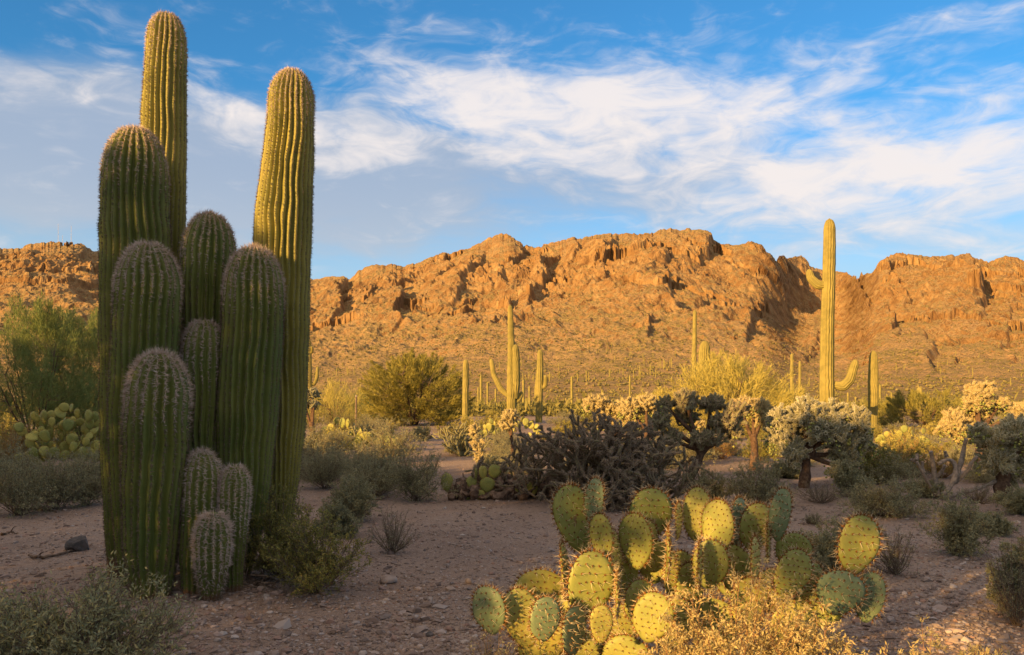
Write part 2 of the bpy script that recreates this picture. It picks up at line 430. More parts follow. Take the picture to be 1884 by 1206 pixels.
def bld_mtn(t, b, o):
    g = t.new('ShaderNodeNewGeometry'); tc = t.new('ShaderNodeTexCoord'); pos = tc.outputs['Object']
    sp = t.new('ShaderNodeSeparateXYZ'); t.l.new(g.outputs['Normal'], sp.inputs[0])
    mp = t.new('ShaderNodeMapping'); mp.inputs['Scale'].default_value = (1, 1, .35); t.l.new(pos, mp.inputs[0])
    big = t.noise(pos, .006, 4, .55); wash = t.ss(t.noise(pos, .011, 4, .6), .45, .60); med = t.noise(mp.outputs[0], .035, 6, .65); fine = t.noise(mp.outputs[0], .16, 6, .7)
    rockm = t.ss(t.m('ADD', sp.outputs[2], t.m('MULTIPLY', t.m('SUBTRACT', fine, .5), .34)), .82, .68)
    rock = t.ramp(t.m('ADD', t.m('MULTIPLY', med, .7), t.m('MULTIPLY', fine, .35)), [(.30, (.08, .042, .024)), (.42, (.20, .115, .053)), (.53, (.315, .190, .080)), (.72, (.46, .34, .17))])
    s3 = t.new('ShaderNodeSeparateXYZ'); t.l.new(pos, s3.inputs[0])
    high = t.m('MULTIPLY', t.ss(s3.outputs[2], 150, 330), t.ss(t.m('ADD', t.m('MULTIPLY', t.noise(pos, .013, 4, .6), .6), t.m('MULTIPLY', fine, .4)), .50, .56))
    rockm = t.m('MAXIMUM', rockm, t.m('MULTIPLY', high, .9))
    soil = t.mix(t.ss(big, .4, .6), (.40, .275, .135), (.44, .285, .14))
    soil = t.mix(t.ss(fine, .42, .62), soil, (.33, .24, .12))
    soil = t.mix(t.m('MULTIPLY', wash, .45), soil, (.26, .215, .085))
    scrub = t.voro(pos, .22); s2 = t.noise(pos, .55, 3, .6)
    sm = t.m('MULTIPLY', t.ss(scrub.outputs['Distance'], .48, .22), t.ss(t.noise(pos, .03, 3, .6), .36, .56))
    soil = t.mix(t.m('MULTIPLY', sm, .8), soil, (.16, .155, .045))
    soil = t.mix(t.m('MULTIPLY', t.ss(s2, .52, .68), .5), soil, (.20, .17, .07))
    t.put(b.inputs['Base Color'], t.mix(rockm, soil, rock))
    bp = t.new('ShaderNodeBump'); bp.inputs['Strength'].default_value = .9; bp.inputs['Distance'].default_value = 8.0
    t.l.new(t.m('ADD', fine, t.m('MULTIPLY', s2, .25)), bp.inputs['Height']); t.l.new(bp.outputs[0], b.inputs['Normal'])
    b.inputs['Roughness'].default_value = 1.0; b.inputs['Specular IOR Level'].default_value = 0.05
M_mtn = mat('mountain_rock_and_scrub', bld_mtn)
o = mesh('mountains', np.stack([XX, YY, ZZ], -1).reshape(-1, 3), Fq, M_mtn, smooth=False)
tag(o, 'rugged orange brown desert mountain range with cliff bands and scrubby slopes', kind='structure')
def slope_z(px, t):
    """Height of the range at column px and slope fraction t (arrays)."""
    a = np.clip((px - pxs[0]) / (pxs[1] - pxs[0]), 0, NC - 1.001); b = np.clip(t, 0, 1) * (NR - 61)
    i = a.astype(int); j = b.astype(int); fa = a - i; fb = b - j
    g = lambda A: (A[i, j] * (1 - fa) + A[i + 1, j] * fa) * (1 - fb) + (A[i, j + 1] * (1 - fa) + A[i + 1, j + 1] * fa) * fb
    gz = (ZZ[i + 1, j] - ZZ[i, j]) ** 2 / ((XX[i + 1, j] - XX[i, j]) ** 2) + (ZZ[i, j + 1] - ZZ[i, j]) ** 2 / ((YY[i, j + 1] - YY[i, j]) ** 2)
    return g(XX), g(YY), g(ZZ), np.sqrt(gz)
# ------------------------------------------------------------------ ground
def bld_ground(t, b, o):
    tc = t.new('ShaderNodeTexCoord'); pos = tc.outputs['Object']
    a = t.noise(pos, .35, 5, .6); f = t.noise(pos, 9, 6, .7)
    v1 = t.voro(pos, 26); v2 = t.voro(pos, 70); v3 = t.voro(pos, 160)
    soil = t.mix(t.ss(a, .35, .65), (.26, .192, .143), (.38, .29, .22))
    soil = t.mix(t.m('MULTIPLY', t.ss(f, .45, .7), .5), soil, (.19, .125, .09))
    def stones(c, v, lo, hi, pal, amt):
        sc = t.new('ShaderNodeSeparateColor'); t.l.new(v.outputs['Color'], sc.inputs[0])
        m = t.m('MULTIPLY', t.ss(v.outputs['Distance'], hi, lo), t.ss(sc.outputs[0], 1 - amt, 1 - amt + .02))
        return t.mix(m, c, t.ramp(sc.outputs[1], pal)), m
    pal = [(0, (.14, .10, .08)), (.35, (.30, .22, .17)), (.7, (.42, .33, .27)), (1, (.55, .48, .42))]
    c, m3 = stones(soil, v3, .30, .42, pal, .6)
    c, m2 = stones(c, v2, .30, .40, pal, .5)
    c, m1 = stones(c, v1, .26, .34, pal, .30)
    t.put(b.inputs['Base Color'], c)
    h = t.m('ADD', t.m('ADD', t.m('MULTIPLY', m1, .9), t.m('MULTIPLY', m2, .45)), t.m('ADD', t.m('MULTIPLY', m3, .2), t.m('MULTIPLY', f, .8)))
    bp = t.new('ShaderNodeBump'); bp.inputs['Strength'].default_value = 1.0; bp.inputs['Distance'].default_value = .03
    t.l.new(h, bp.inputs['Height']); t.l.new(bp.outputs[0], b.inputs['Normal'])
    b.inputs['Roughness'].default_value = .95; b.inputs['Specular IOR Level'].default_value = .1
M_ground = mat('gravelly_desert_soil', bld_ground)
rr = np.concatenate([[0.0], np.geomspace(.5, 4500, 230)])
th = np.linspace(0, 2 * np.pi, 361)[:-1]
RRg, TH = np.meshgrid(rr[1:], th, indexing='ij')
gx, gy = RRg * np.sin(TH), RRg * np.cos(TH)
V = np.concatenate([[[0, 0, float(ground_z(0, 0))]], np.stack([gx, gy, ground_z(gx, gy)], -1).reshape(-1, 3)])
n = 360; i, j = np.meshgrid(np.arange(len(rr) - 2), np.arange(n), indexing='ij')
Fq = 1 + np.stack([i * n + j, (i + 1) * n + j, (i + 1) * n + (j + 1) % n, i * n + (j + 1) % n], -1).reshape(-1, 4)
jj = np.arange(n); Ft = np.stack([np.zeros(n, int), 1 + jj, 1 + (jj + 1) % n], 1)
g = mesh('ground', V, [Fq[:, ::-1], Ft[:, ::-1]], M_ground, smooth=True)
tag(g, 'pale brown gravelly desert ground between the shrubs', kind='structure')
# ------------------------------------------------------------------ plant materials
def skin(name, a, b2, cork=0.0, rough=.5):
    def bld(t, b, o):
        tc = t.new('ShaderNodeTexCoord'); pos = tc.outputs['Object']
        mp = t.new('ShaderNodeMapping'); mp.inputs['Scale'].default_value = (1, 1, 3.5); t.l.new(pos, mp.inputs[0])
        c = t.mix(t.ss(t.noise(pos, 2.2, 5, .6), .35, .65), a, b2)
        c = t.mix(t.m('MULTIPLY', t.ss(t.noise(mp.outputs[0], 9, 4, .6), .55, .75), .45), c, tuple(q * .6 for q in a))
        c = t.mix(t.ss(t.noise(mp.outputs[0], 3.4, 6, .78), .645, .69), c, (.15, .10, .06))
        if cork:
            s = t.new('ShaderNodeSeparateXYZ'); t.l.new(pos, s.inputs[0])
            z = t.m('ADD', s.outputs[2], t.m('MULTIPLY', t.m('SUBTRACT', t.noise(pos, 14, 4, .6), .5), cork * 1.4))
            c = t.mix(t.ss(z, cork * 1.15, cork * .8), c, t.mix(t.noise(pos, 40, 4, .7), (.10, .055, .03), (.26, .15, .08)))
        t.put(b.inputs['Base Color'], c)
        bp = t.new('ShaderNodeBump'); bp.inputs['Strength'].default_value = .35; bp.inputs['Distance'].default_value = .006
        t.l.new(t.noise(mp.outputs[0], 26, 5, .7), bp.inputs['Height']); t.l.new(bp.outputs[0], b.inputs['Normal'])
        b.inputs['Roughness'].default_value = rough
    return mat(name, bld)
M_sag = skin('saguaro_skin', (.21, .205, .045), (.30, .275, .060))
M_sagc = skin('saguaro_skin_with_corky_base', (.105, .140, .032), (.170, .190, .042), .10)  # darker green carries the shade on the lower columns; cork is real
M_sagg = skin('sunlit_toned_saguaro_skin', (.215, .205, .045), (.32, .285, .065), .10)  # yellower tone puts sunlight into the skin of the two tall columns
M_sagb = skin('saguaro_skin_with_tall_corky_base', (.115, .145, .034), (.19, .20, .046), .24)  # skin also darkened for shade, above the real corky foot
M_sagf = skin('distant_saguaro_skin', (.205, .18, .050), (.29, .245, .068), rough=.7)
M_spine = vary('grey_pink_spines', [(.34, .26, .20), (.52, .42, .36), (.64, .55, .48), (.42, .30, .22)], .7)
M_spined = vary('dark_weathered_spines', [(.06, .045, .03), (.16, .12, .08), (.30, .24, .17), (.09, .065, .045)], .7)
def padskin(name, a, b2, c3):
    def bld(t, b, o):
        tc = t.new('ShaderNodeTexCoord'); pos = tc.outputs['Object']; oi = t.new('ShaderNodeObjectInfo')
        v = t.new('ShaderNodeVectorMath', operation='ADD'); t.l.new(pos, v.inputs[0])
        t.l.new(t.comb(t.m('MULTIPLY', oi.outputs['Random'], 37.0), oi.outputs['Random'], 0.0), v.inputs[1]); v = v.outputs[0]
        c = t.mix(oi.outputs['Random'], a, b2)
        c = t.mix(t.m('MULTIPLY', t.ss(t.noise(v, 9, 4, .6), .42, .62), .5), c, c3)
        c = t.mix(t.ss(t.noise(v, 17, 5, .7), .665, .69), c, (.20, .13, .07))
        c = t.mix(t.m('MULTIPLY', t.ss(t.noise(v, 90, 3, .6), .55, .75), .25), c, (.42, .38, .22))
        t.put(b.inputs['Base Color'], c); b.inputs['Roughness'].default_value = .5
        bp = t.new('ShaderNodeBump'); bp.inputs['Strength'].default_value = .4; bp.inputs['Distance'].default_value = .006
        t.l.new(t.noise(v, 22, 5, .65), bp.inputs['Height']); t.l.new(bp.outputs[0], b.inputs['Normal'])
    return mat(name, bld)
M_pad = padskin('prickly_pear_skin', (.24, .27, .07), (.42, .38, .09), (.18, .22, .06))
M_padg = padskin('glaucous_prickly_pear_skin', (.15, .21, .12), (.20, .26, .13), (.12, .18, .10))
M_padspine = vary('pale_yellow_pad_spines', [(.55, .45, .25), (.70, .62, .42), (.45, .30, .14)], .5)
M_bristle = vary('rust_brown_bristles', [(.16, .07, .02), (.34, .16, .04), (.10, .05, .02)], .7)
M_deadpad = rough_mat('dead_grey_brown_pads', (.10, .065, .045), (.24, .17, .12), 12, .7, 30, .01)
M_bark = rough_mat('dark_cholla_bark', (.075, .045, .028), (.16, .10, .06), 18, .9, 40, .02)
M_twig = vary('grey_brown_twigs', [(.10, .075, .055), (.18, .14, .10), (.13, .09, .06)], .9)
M_redtwig = vary('reddish_straw_twigs', [(.26, .13, .06), (.34, .20, .09), (.20, .11, .06)], .9)
M_tan = vary('tan_cholla_spines', [(.36, .29, .19), (.46, .38, .27), (.28, .22, .14)], .7)
M_joint = vary('cholla_joint_skin', [(.18, .175, .085), (.23, .215, .11), (.15, .145, .07)], .8)
M_jointg = vary('straw_coloured_cholla_joint_skin', [(.30, .25, .11), (.38, .32, .15), (.25, .21, .09)], .8)
M_jointd = vary('dark_staghorn_skin', [(.13, .11, .065), (.20, .155, .095), (.16, .15, .075), (.24, .18, .12)], .8)
M_silver = vary('silver_cholla_spines', [(.56, .52, .36), (.68, .64, .47), (.44, .42, .27)], .6)
M_gold = vary('straw_cholla_spines', [(.60, .46, .21), (.70, .58, .32), (.46, .33, .14)], .6)
M_mauve = vary('mauve_grey_spines', [(.26, .20, .15), (.38, .31, .24), (.30, .22, .16)], .8)
M_fruit = vary('green_yellow_cholla_fruit', [(.22, .26, .07), (.34, .34, .09), (.16, .20, .06)], .6)
L_sage = vary('sage_green_leaves', [(.24, .25, .14), (.32, .32, .19), (.38, .34, .16), (.19, .20, .11)], .8, .25)
L_bright = vary('fresh_green_leaves', [(.27, .29, .16), (.38, .38, .21), (.50, .42, .16), (.21, .23, .12), (.36, .36, .20)], .7, .3)
L_creo = vary('olive_green_leaves', [(.16, .19, .05), (.25, .25, .07), (.38, .32, .08), (.12, .15, .05)], .7, .3)
L_gold = vary('straw_yellow_leaves', [(.56, .44, .19), (.46, .40, .18), (.68, .54, .25), (.33, .30, .14)], .7, .3)
L_pale = vary('yellow_green_needles', [(.46, .40, .10), (.55, .46, .12), (.36, .34, .09)], .8, .3)
L_mesq = vary('olive_needles', [(.24, .23, .05), (.36, .31, .07), (.18, .18, .045), (.44, .37, .09)], .8, .3)
L_green = vary('mid_green_needles', [(.17, .23, .07), (.24, .29, .09), (.13, .17, .05), (.32, .34, .10)], .8, .35)
L_rust = vary('rusty_yellow_leaves', [(.42, .30, .08), (.32, .28, .08), (.46, .24, .08)], .8, .3)
M_stone = vary('gravel_stones', [(.14, .10, .08), (.25, .19, .15), (.34, .27, .22), (.20, .15, .12), (.42, .37, .33), (.30, .19, .14), (.19, .16, .14)], .9)
M_rock = rough_mat('dark_grey_rock', (.075, .070, .065), (.15, .13, .115), 9, .8, 26, .02)
M_pale = rough_mat('pale_tan_rock', (.26, .20, .16), (.38, .31, .26), 14, .6, 40, .01)
M_wood = rough_mat('weathered_dead_wood', (.11, .075, .05), (.24, .18, .13), 22, .7, 60, .006, (1, 1, .3))
M_limb = rough_mat('grey_cholla_limb', (.20, .165, .13), (.34, .28, .22), 26, .9, 60, .01)
M_steel = mat('pale_mast_steel', lambda t, b, o: t.put(b.inputs['Base Color'], (.55, .52, .48)))

# ------------------------------------------------------------------ saguaros
def rib_tube(path, R, n=22, depth=.14, spr=6, seed=0, sharp=.75):
    path = np.asarray(path, float); R = np.asarray(R, float); m = len(path)
    tan = unit(np.gradient(path, axis=0)); a, _ = frame(tan[0]); A = [a]
    for i in range(1, m):
        a = A[-1] - tan[i] * np.dot(A[-1], tan[i]); A.append(unit(a))
    A = np.array(A); B = np.cross(tan, A)
    K = n * spr; t = np.arange(K) * 2 * np.pi / K; r = rng(seed)
    s = np.concatenate([[0], np.cumsum(np.linalg.norm(np.diff(path, axis=0), axis=1))])
    ribamp = 1 + .018 * r.normal(size=n)
    ph = np.cumsum(np.ones(K)) * 0
    wob = .10 * fbm(s / .55 + seed, s * 0 + seed * 3.1, 2, seed)[:, None] + (.26 / n * 6) * fbm(s[:, None] / .35 + 0 * t, np.arange(K)[None] / spr / 3.0 + 0 * s[:, None], 2, seed + 3)
    rid = 1 - np.abs(np.cos(n * t / 2)) ** sharp
    prof = 1 - depth * rid
    rr = R[:, None] * prof[None] * np.repeat(ribamp, spr)[None]
    rr = rr * (1 + .03 * fbm(s[:, None] / .42 + seed + 0 * t, 0 * t[None] + 0 * s[:, None] + seed, 2, seed + 5) + .03 * fbm(s[:, None] / .3 + 0 * t, 2 * np.cos(t)[None] + 0 * s[:, None], 2, seed + 7) + .010 * fbm(s[:, None] / .07 + 0 * t, np.arange(K)[None] / spr / 1.5 + 0 * s[:, None], 2, seed + 8))
    tt_ = t[None] + wob
    V = path[:, None] + (A[:, None] * np.cos(tt_)[..., None] + B[:, None] * np.sin(tt_)[..., None]) * rr[..., None]
    i, j = np.meshgrid(np.arange(m - 1), np.arange(K), indexing='ij')
    Fq = np.stack([i * K + j, i * K + (j + 1) % K, (i + 1) * K + (j + 1) % K, (i + 1) * K + j], -1).reshape(-1, 4)
    top = V[-1].mean(0); VV = np.concatenate([V.reshape(-1, 3), [top]])
    jj = np.arange(K); T = np.stack([(m - 1) * K + jj, (m - 1) * K + (jj + 1) % K, np.full(K, m * K)], 1)
    # ridges sit where cos(n t / 2) is +-1
    ridge = V[:, ::spr]
    return VV, [Fq, T], ridge, path, s
def cap_profile(s, R, dome=1.25):
    """Round the last stretch of a stem over."""
    L = s[-1]; d = L - s; h = dome * 1.45 * R[-1]
    q = np.clip(d / h, 0, 1)
    return R * np.sqrt(np.clip(1 - (1 - q) ** 2.3, 0.0, 1))
def spines_on(ridge, path, s, r, step=.024, per=9, ln=.03, topln=.05, rad=.0011, face=True, topd=.45):
    m, n, _ = ridge.shape; L = s[-1]
    pos = []; x = .03
    while x < L - .004:
        pos.append(x); x += step * (1 - .35 * np.exp(-(L - x) / topd)) * r.uniform(.85, 1.15)
    pos = np.array(pos)
    P_, N_, U_, Lg = [], [], [], []
    for k in range(n):
        px_ = np.clip(pos + r.normal(size=len(pos)) * step * .15, 0, L)
        q = np.stack([np.interp(px_, s, ridge[:, k, c]) for c in range(3)], 1)
        q2 = np.stack([np.interp(np.clip(px_ - .02, 0, L), s, ridge[:, k, c]) for c in range(3)], 1)
        c0 = np.stack([np.interp(px_, s, path[:, c]) for c in range(3)], 1)
        up = unit(q - q2 + 1e-6); out_ = unit(q - c0); nn = unit(out_ - up * np.sum(out_ * up, 1)[:, None] + up * .0 + 1e-9)
        P_.append(q); N_.append(nn); U_.append(up); Lg.append(L - px_)
    P_, N_, U_, Lg = map(np.concatenate, (P_, N_, U_, Lg))
    if face:
        keep = (N_[:, 1] < .35) | (r.random(len(P_)) < .3)
        P_, N_, U_, Lg = P_[keep], N_[keep], U_[keep], Lg[keep]
    a = np.repeat(np.arange(len(P_)), per)
    side = np.cross(N_, U_)[a]
    ang = r.uniform(0, 2 * np.pi, len(a)); tilt = r.uniform(.25, 1.25, len(a))
    d = unit(N_[a] * np.cos(tilt)[:, None] + (U_[a] * np.sin(ang)[:, None] + side * np.cos(ang)[:, None]) * np.sin(tilt)[:, None] - U_[a] * .12)
    tf = np.exp(-Lg[a] / topd)
    l = (ln + (topln - ln) * tf) * r.uniform(.45, 1.25, len(a))
    st = P_[a] - N_[a] * .002
    return st, st + d * l[:, None], rad, tf
def smooth_interp(z, zs, vs, k=9):
    v = np.interp(z, zs, vs); ker = np.hanning(2 * k + 1); ker /= ker.sum()
    return np.convolve(np.pad(v, k, mode='edge'), ker, 'valid')
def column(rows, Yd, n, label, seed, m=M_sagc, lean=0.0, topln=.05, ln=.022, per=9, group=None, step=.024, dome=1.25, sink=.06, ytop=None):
    """A near saguaro: rows are (py, left edge, right edge) from the tip down, at depth Yd."""
    rows = np.array(rows, float)
    zz = CZ - (rows[:, 0] - HZ) / F * Yd
    cx = ((rows[:, 1] + rows[:, 2]) / 2 - 942) / F * Yd
    rad = (rows[:, 2] - rows[:, 1]) / 2 / F * Yd
    ob = np.argsort(zz); zz, cx, rad = zz[ob], cx[ob], rad[ob]
    base = np.array([cx[0], Yd, float(ground_z(cx[0], Yd)) - sink])
    z = np.linspace(base[2], zz[-1], max(60, int((zz[-1] - base[2]) / .018)))
    X_ = smooth_interp(z, zz, cx, 12); R_ = smooth_interp(z, zz, rad, 8)
    s0 = z - z[0]
    R_ = cap_profile(s0, R_ * .955, dome)
    Y_ = Yd + lean * (z - z[0]) + .015 * fbm(z / .8, z * 0 + seed, 2, seed)
    path = np.stack([X_, Y_, z], 1) - base
    V, Fl, ridge, pth, s = rib_tube(path, R_, n, .235, 6, seed, sharp=.95)
    o = mesh('saguaro', V, Fl, m, smooth=True, loc=base)
    tag(o, label, 'saguaro', group)
    r = rng(seed + 100)
    a, b_, rd, tf = spines_on(ridge, pth, s, r, step, per - 2, ln, topln)
    lo = tf < .25 + .2 * r.random(len(tf))
    c1 = mesh('spines', *cones(a[~lo], b_[~lo], .0026), M_spine, o)
    c2 = mesh('spines', *cones(a[lo], b_[lo], .0021), M_spined, o)
    tag(c1, 'long pinkish grey spines crowning the tip'); tag(c2, 'short dark spines along the lower ribs')
    return o
def arm_path(p0, pts, n=30):
    pts = np.array([p0] + list(pts), float); t = np.linspace(0, len(pts) - 1, n)
    P_ = np.stack([np.interp(t, np.arange(len(pts)), pts[:, c]) for c in range(3)], 1)
    ker = np.hanning(9); ker /= ker.sum()
    return np.stack([np.convolve(np.pad(P_[:, c], 4, mode='edge' if c != 9 else 'edge'), ker, 'valid') for c in range(3)], 1)
def far_saguaro(rows, Yd, label, n=16, arms=(), base_py=None, group=None, seed=1, m=M_sagf, det=True):
    rows = np.array(rows, float)
    zz = CZ - (rows[:, 0] - HZ) / F * Yd; cx = ((rows[:, 1] + rows[:, 2]) / 2 - 942) / F * Yd; rad = (rows[:, 2] - rows[:, 1]) / 2 / F * Yd
    ob = np.argsort(zz); zz, cx, rad = zz[ob], cx[ob], rad[ob]
    base = np.array([cx[0], Yd, 0.0]); z = np.linspace(-.1, zz[-1], 90 if det else 30)
    X_ = smooth_interp(z, zz, cx, 6); R_ = cap_profile(z - z[0], smooth_interp(z, zz, rad, 4), 1.6)
    V, Fl, *_ = rib_tube(np.stack([X_, z * 0 + Yd, z], 1) - base, R_, n, .26, 4 if det else 2, seed)
    root = empty('saguaro', base, label, 'saguaro', group)
    ch = [mesh('stem', V, Fl, m, root, smooth=True)]
    for k, (pts, r0, r1) in enumerate(arms):
        pp = [P(q[0], q[1], Yd) + np.array([0, (-.12 if k % 2 else .1) * i, 0]) - base for i, q in enumerate(pts)]
        path = arm_path(pp[0], pp[1:], 36); s = np.concatenate([[0], np.cumsum(np.linalg.norm(np.diff(path, axis=0), axis=1))])
        Ra = np.interp(s, [0, s[-1] * .25, s[-1]], [r0 * .75, r0, r1]) / F * Yd
        V, Fl, *_ = rib_tube(path, cap_profile(s, Ra, 1.4), 12, .26, 4 if det else 2, seed + k + 3)
        ch.append(mesh('arm', V, Fl, m, root, smooth=True))
    kids(root, *ch)
    return root

# ------------------------------------------------------------------ shrubs
def shrub_parts(r, R=.5, H=.5, nst=22, ntw=9, nleaf=4000, ll=.018, lw=.008, thick=.004, up=.5, shell=.55, twl=.3, flat=0.0, droop=0.0):
    az = r.uniform(0, 2 * np.pi, nst); q = r.uniform(0, 1, nst) ** .5
    reach = np.stack([np.cos(az) * q * R, np.sin(az) * q * R, H * (np.sqrt(np.clip(1.02 - q ** 2, 0.02, 1)) * r.uniform(.55, 1.0, nst) + .06)], 1)
    st = r.normal(size=(nst, 3)) * R * .05; st[:, 2] = -.01
    mid = reach * np.array([.5, .5, .36]) + r.normal(size=(nst, 3)) * R * .06
    ts = np.linspace(0, 1, 6)[None, :, None]
    path = (1 - ts) ** 2 * st[:, None] + 2 * ts * (1 - ts) * mid[:, None] + ts ** 2 * reach[:, None]
    segs = []
    for i in range(5):
        segs.append(prisms(path[:, i], path[:, i + 1], thick * (1 - i * .15), thick * (1 - (i + 1) * .15), 4))
    N = nst * ntw
    si = np.repeat(np.arange(nst), ntw); t = r.uniform(.2, 1.0, N)
    p = (1 - t[:, None]) ** 2 * st[si] + 2 * (t * (1 - t))[:, None] * mid[si] + (t ** 2)[:, None] * reach[si]
    d = unit(unit(reach[si] * np.array([1, 1, .6]) + 1e-6) * .7 + r.normal(size=(N, 3)) * .6 + np.array([0, 0, up]))
    l = twl * R * r.uniform(.4, 1.2, N) * (1.15 - .4 * t)
    pe = p + d * l[:, None]; pe[:, 2] = np.maximum(pe[:, 2], .02)
    segs.append(prisms(p, pe, thick * .4, thick * .2, 3))
    # second twigs
    N2 = N * 2; ti = np.repeat(np.arange(N), 2); t2 = r.uniform(.3, .95, N2)[:, None]
    p2 = p[ti] + (pe - p)[ti] * t2; d2 = unit(d[ti] + r.normal(size=(N2, 3)) * .7 + np.array([0, 0, up * .6]))
    pe2 = p2 + d2 * (l[ti] * r.uniform(.3, .65, N2))[:, None]
    segs.append(prisms(p2, pe2, thick * .25, thick * .13, 3))
    A = np.concatenate([p, p2, p2]); Bv = np.concatenate([pe, pe2, pe2]); Dv = np.concatenate([d, d2, d2])
    k = r.integers(0, len(A), nleaf); u = r.uniform(.15, 1.05, nleaf)[:, None]
    lp = A[k] + (Bv - A)[k] * u + r.normal(size=(nleaf, 3)) * ll * .3
    ld = unit(Dv[k] * .6 + r.normal(size=(nleaf, 3)) * .75 + np.array([0, 0, .25 - droop]))
    lv = leafs(lp, ld, rdir(r, nleaf, 1.2), ll * r.uniform(.5, 1.3, nleaf), lw * r.uniform(.6, 1.2, nleaf))
    return cat(segs), lv
def shrub(loc, label, kind, R, H, seed, group=None, name='shrub', rz=0, cat_='shrub'):
    r = rng(seed); kw = dict(KINDS[kind][0]); mt, ml = KINDS[kind][1:]
    w_, l_ = shrub_parts(r, R, H, **kw)
    root = empty(name, loc, label, cat_, group, rz)
    kids(root, mesh('stems', *w_, mt, root), mesh('foliage', *l_, ml, root))
    return root
KINDS = {
    'near': (dict(nst=80, ntw=16, nleaf=16000, ll=.030, lw=.0105, thick=.0045, up=.5, twl=.32), M_twig, L_bright),
    'sage': (dict(nst=46, ntw=16, nleaf=19000, ll=.021, lw=.011, thick=.004, up=.35, twl=.36), M_twig, L_sage),
    'dark': (dict(nst=46, ntw=16, nleaf=20000, ll=.018, lw=.0095, thick=.0045, up=.5, twl=.36), M_twig, L_creo),
    'wire': (dict(nst=46, ntw=10, nleaf=1500, ll=.014, lw=.006, thick=.0035, up=.6, twl=.28), M_twig, L_sage),
    'gold': (dict(nst=60, ntw=14, nleaf=10500, ll=.027, lw=.0095, thick=.003, up=.5, droop=.3), M_redtwig, L_gold),
    'sprig': (dict(nst=9, ntw=7, nleaf=650, ll=.026, lw=.009, thick=.0028, up=.9, twl=.35), M_redtwig, L_gold),
    'mid': (dict(nst=34, ntw=12, nleaf=12000, ll=.032, lw=.017, thick=.007, up=.35, twl=.36), M_twig, L_sage),
    'midy': (dict(nst=34, ntw=12, nleaf=12000, ll=.032, lw=.017, thick=.007, up=.4, twl=.36), M_twig, L_creo),
    'rust': (dict(nst=26, ntw=10, nleaf=5000, ll=.03, lw=.014, thick=.007, up=.7), M_redtwig, L_rust),
    'far': (dict(nst=24, ntw=9, nleaf=4200, ll=.065, lw=.035, thick=.012, up=.35, twl=.36), M_twig, L_mesq),
    'farp': (dict(nst=24, ntw=9, nleaf=4200, ll=.075, lw=.03, thick=.012, up=.5, twl=.36), M_twig, L_pale),
}
# ------------------------------------------------------------------ feathery trees
def feather_tree(name, loc, W, H, label, leafmat, seed, nlimb=9, ntip=120, nbl=90, bl=.16, bw=.012, plume=.35, low=.15, upb=.9, trunk=.07, group=None, D=None, dens_r=.5):
    r = rng(seed); D = D or W
    root = empty(name, loc, label, 'tree', group)
    # crown tips fill an uneven dome
    az = r.uniform(0, 2 * np.pi, ntip); q = np.sqrt(r.uniform(0.02, 1, ntip)); hh = r.uniform(low, 1, ntip)
    lim = np.sqrt(np.clip(1 - ((hh - .38) / .66) ** 2, .03, 1))
    tips = np.stack([np.cos(az) * q * lim * W / 2, np.sin(az) * q * lim * D / 2, hh * H * .93], 1)
    tips += r.normal(size=tips.shape) * W * .02
    segs = []; wood = []
    la = np.arange(nlimb) * 2 * np.pi / nlimb + r.normal(size=nlimb) * .3
    for k in range(nlimb):
        e = np.array([np.cos(la[k]) * W * .30 * r.uniform(.3, 1), np.sin(la[k]) * D * .30, H * r.uniform(.5, .78)])
        s0 = np.array([np.cos(la[k]) * trunk, np.sin(la[k]) * trunk, -.05]); m = e * np.array([.45, .45, .4])
        ts = np.linspace(0, 1, 9)[:, None]
        pth = (1 - ts) ** 2 * s0 + 2 * ts * (1 - ts) * m + ts ** 2 * e + fbm(ts[:, 0] * 3, ts[:, 0] * 0 + k, 2, seed + k)[:, None] * W * .02
        wood.append(tube(pth, np.linspace(trunk, trunk * .25, 9), 6)); segs.append(pth)
    allp = np.concatenate([s_[3:] for s_ in segs])
    d = np.linalg.norm(tips[:, None] - allp[None], axis=2) + np.maximum(allp[None, :, 2] - tips[:, None, 2], 0) * 2
    near = allp[np.argmin(d, axis=1)]
    mid = (near + tips) / 2 + r.normal(size=tips.shape) * W * .02
    tw = cat([prisms(near, mid, trunk * .2, trunk * .13, 4), prisms(mid, tips, trunk * .13, trunk * .05, 4)])
    ax = unit(unit(tips - near + 1e-6) * .6 + unit(tips * np.array([1, 1, .4])) * .35 + np.array([0, 0, upb]) + r.normal(size=tips.shape) * .12)
    k = np.repeat(np.arange(ntip), nbl); n = len(k)
    u = r.uniform(0, 1, n)
    c = tips[k] + ax[k] * ((u - .35) * plume * 1.6)[:, None] + r.normal(size=(n, 3)) * (plume * .26 * (1.15 - u))[:, None]
    dd = unit(ax[k] + r.normal(size=(n, 3)) * .42)
    lv = leafs(c, dd, rdir(r, n), bl * r.uniform(.5, 1.3, n), bw * r.uniform(.7, 1.3, n))
    kids(root, mesh('trunk', *catm(wood), M_bark, root, smooth=True), mesh('branches', *tw, M_twig, root), mesh('crown', *lv, leafmat, root))
    return root
